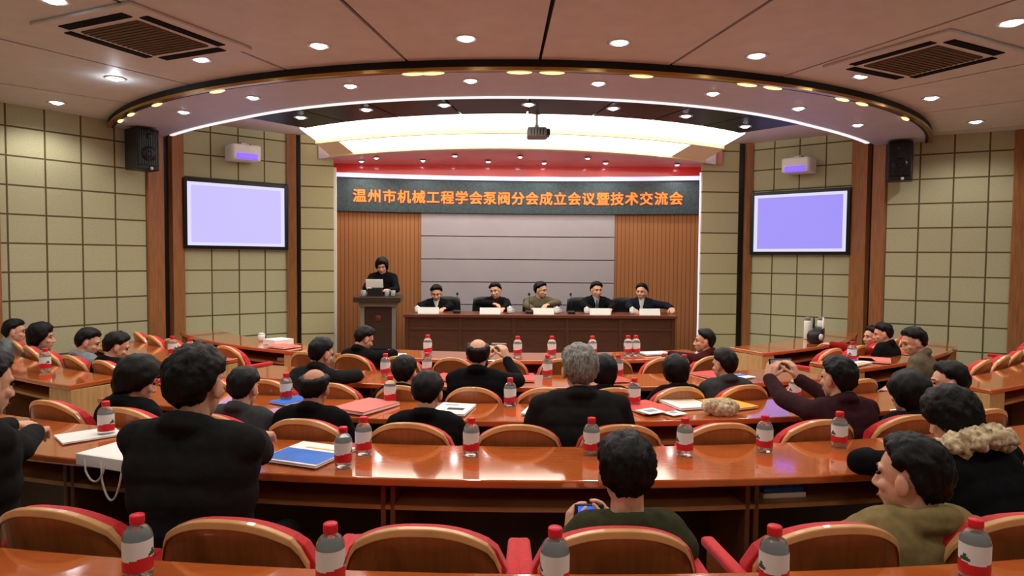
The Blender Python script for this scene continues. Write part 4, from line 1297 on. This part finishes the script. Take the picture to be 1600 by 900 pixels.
seated('dark bob haired person in front of the fur collar, seen from behind', 7.55, 15.74, .895, s=.95, hair=('fringe', 'hair_black'), jacket='cloth_black', seat_z=.42, pitch=.1)
seated('short haired person in a grey jacket right of the charcoal coat', 7.5, -12.85, .925, s=.86, jacket='cloth_grey', seat_z=.42, pitch=.2)
seated('person in a black coat looking right, left of the charcoal coat', 7.5, -18.26, .93, s=1.0, jacket='cloth_black', seat_z=.42, hyaw=-50, pitch=.38, yaw=-28, hair=('fringe', 'hair_black'))
# ---- third row
seated('person in a dark grey jacket leaning forward on the third table', 6.50, -13.4, .975, hip_r=6.66, hip_a=-14.6, s=.84, jacket='cloth_charcoal', seat_z=.45, hyaw=-38, pitch=.25, yaw=-22, RHD=polar(6.16, -12.6, .79), rf=(.3, 1, -.1))
seated('short dark haired head above the third table, left of centre', 6.55, -7.97, .873, s=.86, jacket='cloth_black', seat_z=.42, pitch=.25)
seated('person with a bald crown and white collar raising a camera', 6.55, -3.6, 1.01, s=.88, hair=('bald', 'hair_black'), jacket='cloth_black', seat_z=.45, pitch=.05, shirt='cloth_white',
       RHD=polar(6.2, -2.0, .93), LHD=polar(6.2, -3.5, .92), rf=(-.3, .2, 1), lf=(.3, .2, 1), rn=(-.6, .7, 0), ln=(.6, .7, 0), curl=.5)
seated('black haired person right beside the grey haired one, in the third row', 6.55, 3.76, .885, s=.86, hair=('fringe', 'hair_black'), jacket='cloth_black', seat_z=.42, pitch=.2)
seated('dark haired person in black, left one of the pair at right of the third table', 6.55, 8.16, .885, s=.82, jacket='cloth_black', seat_z=.42, pitch=.2, hair=('fringe', 'hair_black'))
seated('dark haired person in a grey jacket, right one of the third table pair', 6.55, 11.24, .93, s=.83, jacket='cloth_grey', seat_z=.42, pitch=.15, hyaw=30)
# ---- front row
seated('person in black bending to the right over papers below the podium', 5.36, -15.62, .945, hip_r=5.45, hip_a=-16.4, s=.80, jacket='cloth_black', seat_z=.44, hyaw=-55, pitch=.45, yaw=-30, RHD=polar(5.06, -14.3, .80), LHD=polar(5.0, -15.2, .80))
seated('person in a maroon sweater turning left in the front row', 5.42, 16.18, .945, s=.80, jacket='cloth_maroon', seat_z=.44, hyaw=82, pitch=.0, yaw=52, LHD=polar(5.1, 14.6, .80))
# ---- left block
seated('person in a grey green coat at the left edge, in the left block', 6.66, -47.6, .915, s=.88, jacket='cloth_pale', seat_z=.44, hyaw=-66, pitch=.1)
seated('long haired person in a teal coat facing right in the left block', 6.55, -42.8, .895, s=.94, jacket='cloth_teal', seat_z=.44, hyaw=-72, pitch=.05, hair=('fringe', 'hair_black'))
seated('short haired person in a pale jacket looking down to the right in the left block', 6.47, -35.4, .915, s=.88, jacket='cloth_pale', seat_z=.44, hyaw=-68, pitch=.35)
seated('person in black with a lowered head beside the pale jacket in the left block', 6.47, -31.4, .91, s=.90, jacket='cloth_black', seat_z=.44, hyaw=-55, pitch=.4)
# ---- right block
seated('dark haired person in profile facing left on the right block', 5.52, 39.6, .885, s=.82, jacket='cloth_red', seat_z=.42, hyaw=100, pitch=.05, yaw=70, LHD=polar(5.25, 35.5, .82))
seated('black haired person behind the one in profile on the right block', 5.70, 37.6, .945, s=.80, jacket='cloth_black', seat_z=.46, hyaw=70, pitch=.2)
seated('person with a high forehead bending down to the left, in khaki on the right block', 6.42, 28.8, 1.0, hip_r=6.52, hip_a=29.6, s=.88, jacket='cloth_khaki', seat_z=.46, hyaw=80, pitch=.35, yaw=50, hair=('short', 'hair_black'))
seated('curly dark haired person in black facing left near the right end of the second row', 7.4, 19.5, .91, s=.96, jacket='cloth_black', seat_z=.44, hyaw=68, pitch=.1, yaw=35, hair=('short', 'hair_black'))
# ---- on the stage
ST = 'people on the stage'
def on_stage(label, x, z, hx, **k):
    return person(label, (hx, 10.03, SF), (x, 9.93, z), k.pop('yaw', 180), seat_z=.46 , group=ST, **k)
on_stage('person in dark suit and white shirt looking down, leftmost at the stage table', -1.206, 1.135, -1.17, s=.93, pitch=.35, shirt='cloth_white', jacket='cloth_black', RHD=(-1.36, 9.50, SF + .80), LHD=(-1.05, 9.50, SF + .80))
on_stage('person in a black jacket leaning sideways, second at the stage table from the left', -.336, 1.175, -.36, s=.93, pitch=.12, hroll=.15, hyaw=160, jacket='cloth_black', RHD=(-.36, 9.62, SF + .86), LHD=(-.22, 9.45, SF + .80), shirt='cloth_maroon')
on_stage('person in a khaki jacket facing right, third at the stage table from the left', .338, 1.19, .30, s=.93, pitch=.15, hyaw=235, jacket='cloth_khaki', LHD=(.42, 9.55, SF + .86), RHD=(.2, 9.5, SF + .80))
on_stage('person in dark suit, pale shirt and tie, fourth from left at the stage table', 1.166, 1.195, 1.17, s=.95, pitch=.08, hyaw=195, jacket='cloth_black', shirt='paper_grey', tie='cloth_navy', RHD=(1.02, 9.48, SF + .80), LHD=(1.3, 9.48, SF + .80))
on_stage('person in a dark jacket and open white shirt, rightmost at the stage table', 1.835, 1.175, 1.84, s=.93, pitch=.05, hyaw=150, jacket='cloth_navy', shirt='cloth_white', RHD=(1.62, 9.46, SF + .80), LHD=(2.18, 9.50, SF + .82), twist=-.15)
person('person in black standing and reading at the podium', (-1.96, 9.86, SF), (-1.974, 9.75, 1.53), 180, pitch=.35, s=.88, stand=True, jacket='cloth_black', hair=('fringe', 'hair_black'), group=ST,
       RHD=(-2.10, 9.40, 1.22), LHD=(-1.82, 9.42, 1.20), rf=(.3, -1, .2), lf=(-.3, -1, .2))

# ---- held things
def phone(p, rz, rx, label, size=(.075, .009, .15), scr='screen_left', cat='phone', name='phone'):
    t = thing(name, label, cat, p, rz)
    R = Matrix.Rotation(rx, 3, 'X')
    MB().box((0, 0, 0), size, 0, R).build('case', 'black_plastic', t, bevel=.004)
    MB().box(R @ Vector((0, -size[1] * .55, 0)), (size[0] * .9, .002, size[2] * .86), 0, R).build('screen', scr, t)
    MB().lathe([(.006, 0), (.005, .002)], 12, R @ Vector((size[0] * .25, size[1] * .5, size[2] * .35)), 0, R @ Matrix.Rotation(-PI / 2, 3, 'X')).build('lens', 'black_satin', t)
    return t
phone(polar(7.04, 12.1, 1.005), math.radians(12), -.15, 'black phone held up in both hands by the plum jacket person', (.16, .010, .085), 'paper_grey')
t = thing('camera', 'small camera with a lit blue screen held by the olive jacket person', 'camera', polar(8.43, .57, .665), math.radians(.6))
R = Matrix.Rotation(-.35, 3, 'X')
MB().box((0, 0, 0), (.115, .032, .068), 0, R).build('camera_body', 'black_plastic', t, bevel=.006)
MB().box(R @ Vector((-.012, -.018, 0)), (.066, .004, .050), 0, R).build('screen', 'phone_blue', t, bevel=.001)
MB().lathe([(.028, 0), (.026, .022), (.018, .026), (1e-5, .022)], 24, R @ Vector((-.01, .016, 0)), 0, R @ Matrix.Rotation(-PI / 2, 3, 'X')).build('lens', 'dark_metal', t, smooth=True)
MB().lathe([(.007, 0), (.006, .005), (1e-5, .006)], 14, R @ Vector((.035, 0, .034)), 0, R).build('shutter_button', 'grey_metal', t, smooth=True)
MB().lathe([(.011, 0), (.010, .002), (1e-5, .002)], 16, R @ Vector((.042, -.016, -.008)), 0, R @ Matrix.Rotation(PI / 2, 3, 'X')).build('control_dial', 'grey_metal', t, smooth=True)
t = thing('camera', 'pale compact camera raised by the person with a bald crown', 'camera', polar(6.14, -2.55, 1.005), math.radians(-3))
MB().box((0, 0, 0), (.11, .03, .07)).build('camera_body', 'grey_metal', t, bevel=.006)
MB().box((0, -.0165, 0), (.07, .003, .052)).build('screen', 'paper_grey', t)
MB().lathe([(.026, 0), (.024, .02), (1e-5, .018)], 20, (0, .015, 0), 0, Matrix.Rotation(-PI / 2, 3, 'X')).build('lens', 'dark_metal', t, smooth=True)
flat(4.98, -14.4, (.22, .16), 20, 'paper_white', 'folder', 'white papers under the hands of the person bending below the podium', 'papers', .012)

# ---- turn the fused shapes into plain meshes
dg_ = bpy.context.evaluated_depsgraph_get()
dg_.update()
fresh = [(o, bpy.data.meshes.new_from_object(o.evaluated_get(dg_))) for o in BAKE]
for o, me in fresh:
    old = o.data
    o.modifiers.clear()
    o.data = me
    bpy.data.meshes.remove(old)
    wr = o.get('wrinkle')
    if wr:
        nrm = [v.normal.copy() for v in me.vertices]
        off = Vector(o.parent.location) * 3.1
        for v, nn in zip(me.vertices, nrm):
            p = Vector(v.co)
            if wr > .015: d = noise.noise(p * 38 + off) * wr + noise.noise(p * 90 + off) * wr * .5
            else: d = noise.noise(Vector((p.x * 9, p.y * 9, p.z * 16)) + off) * wr + noise.noise(p * 34 + off) * wr * .35
            v.co = p + nn * d
        del o['wrinkle']
    for pl in me.polygons: pl.use_smooth = True
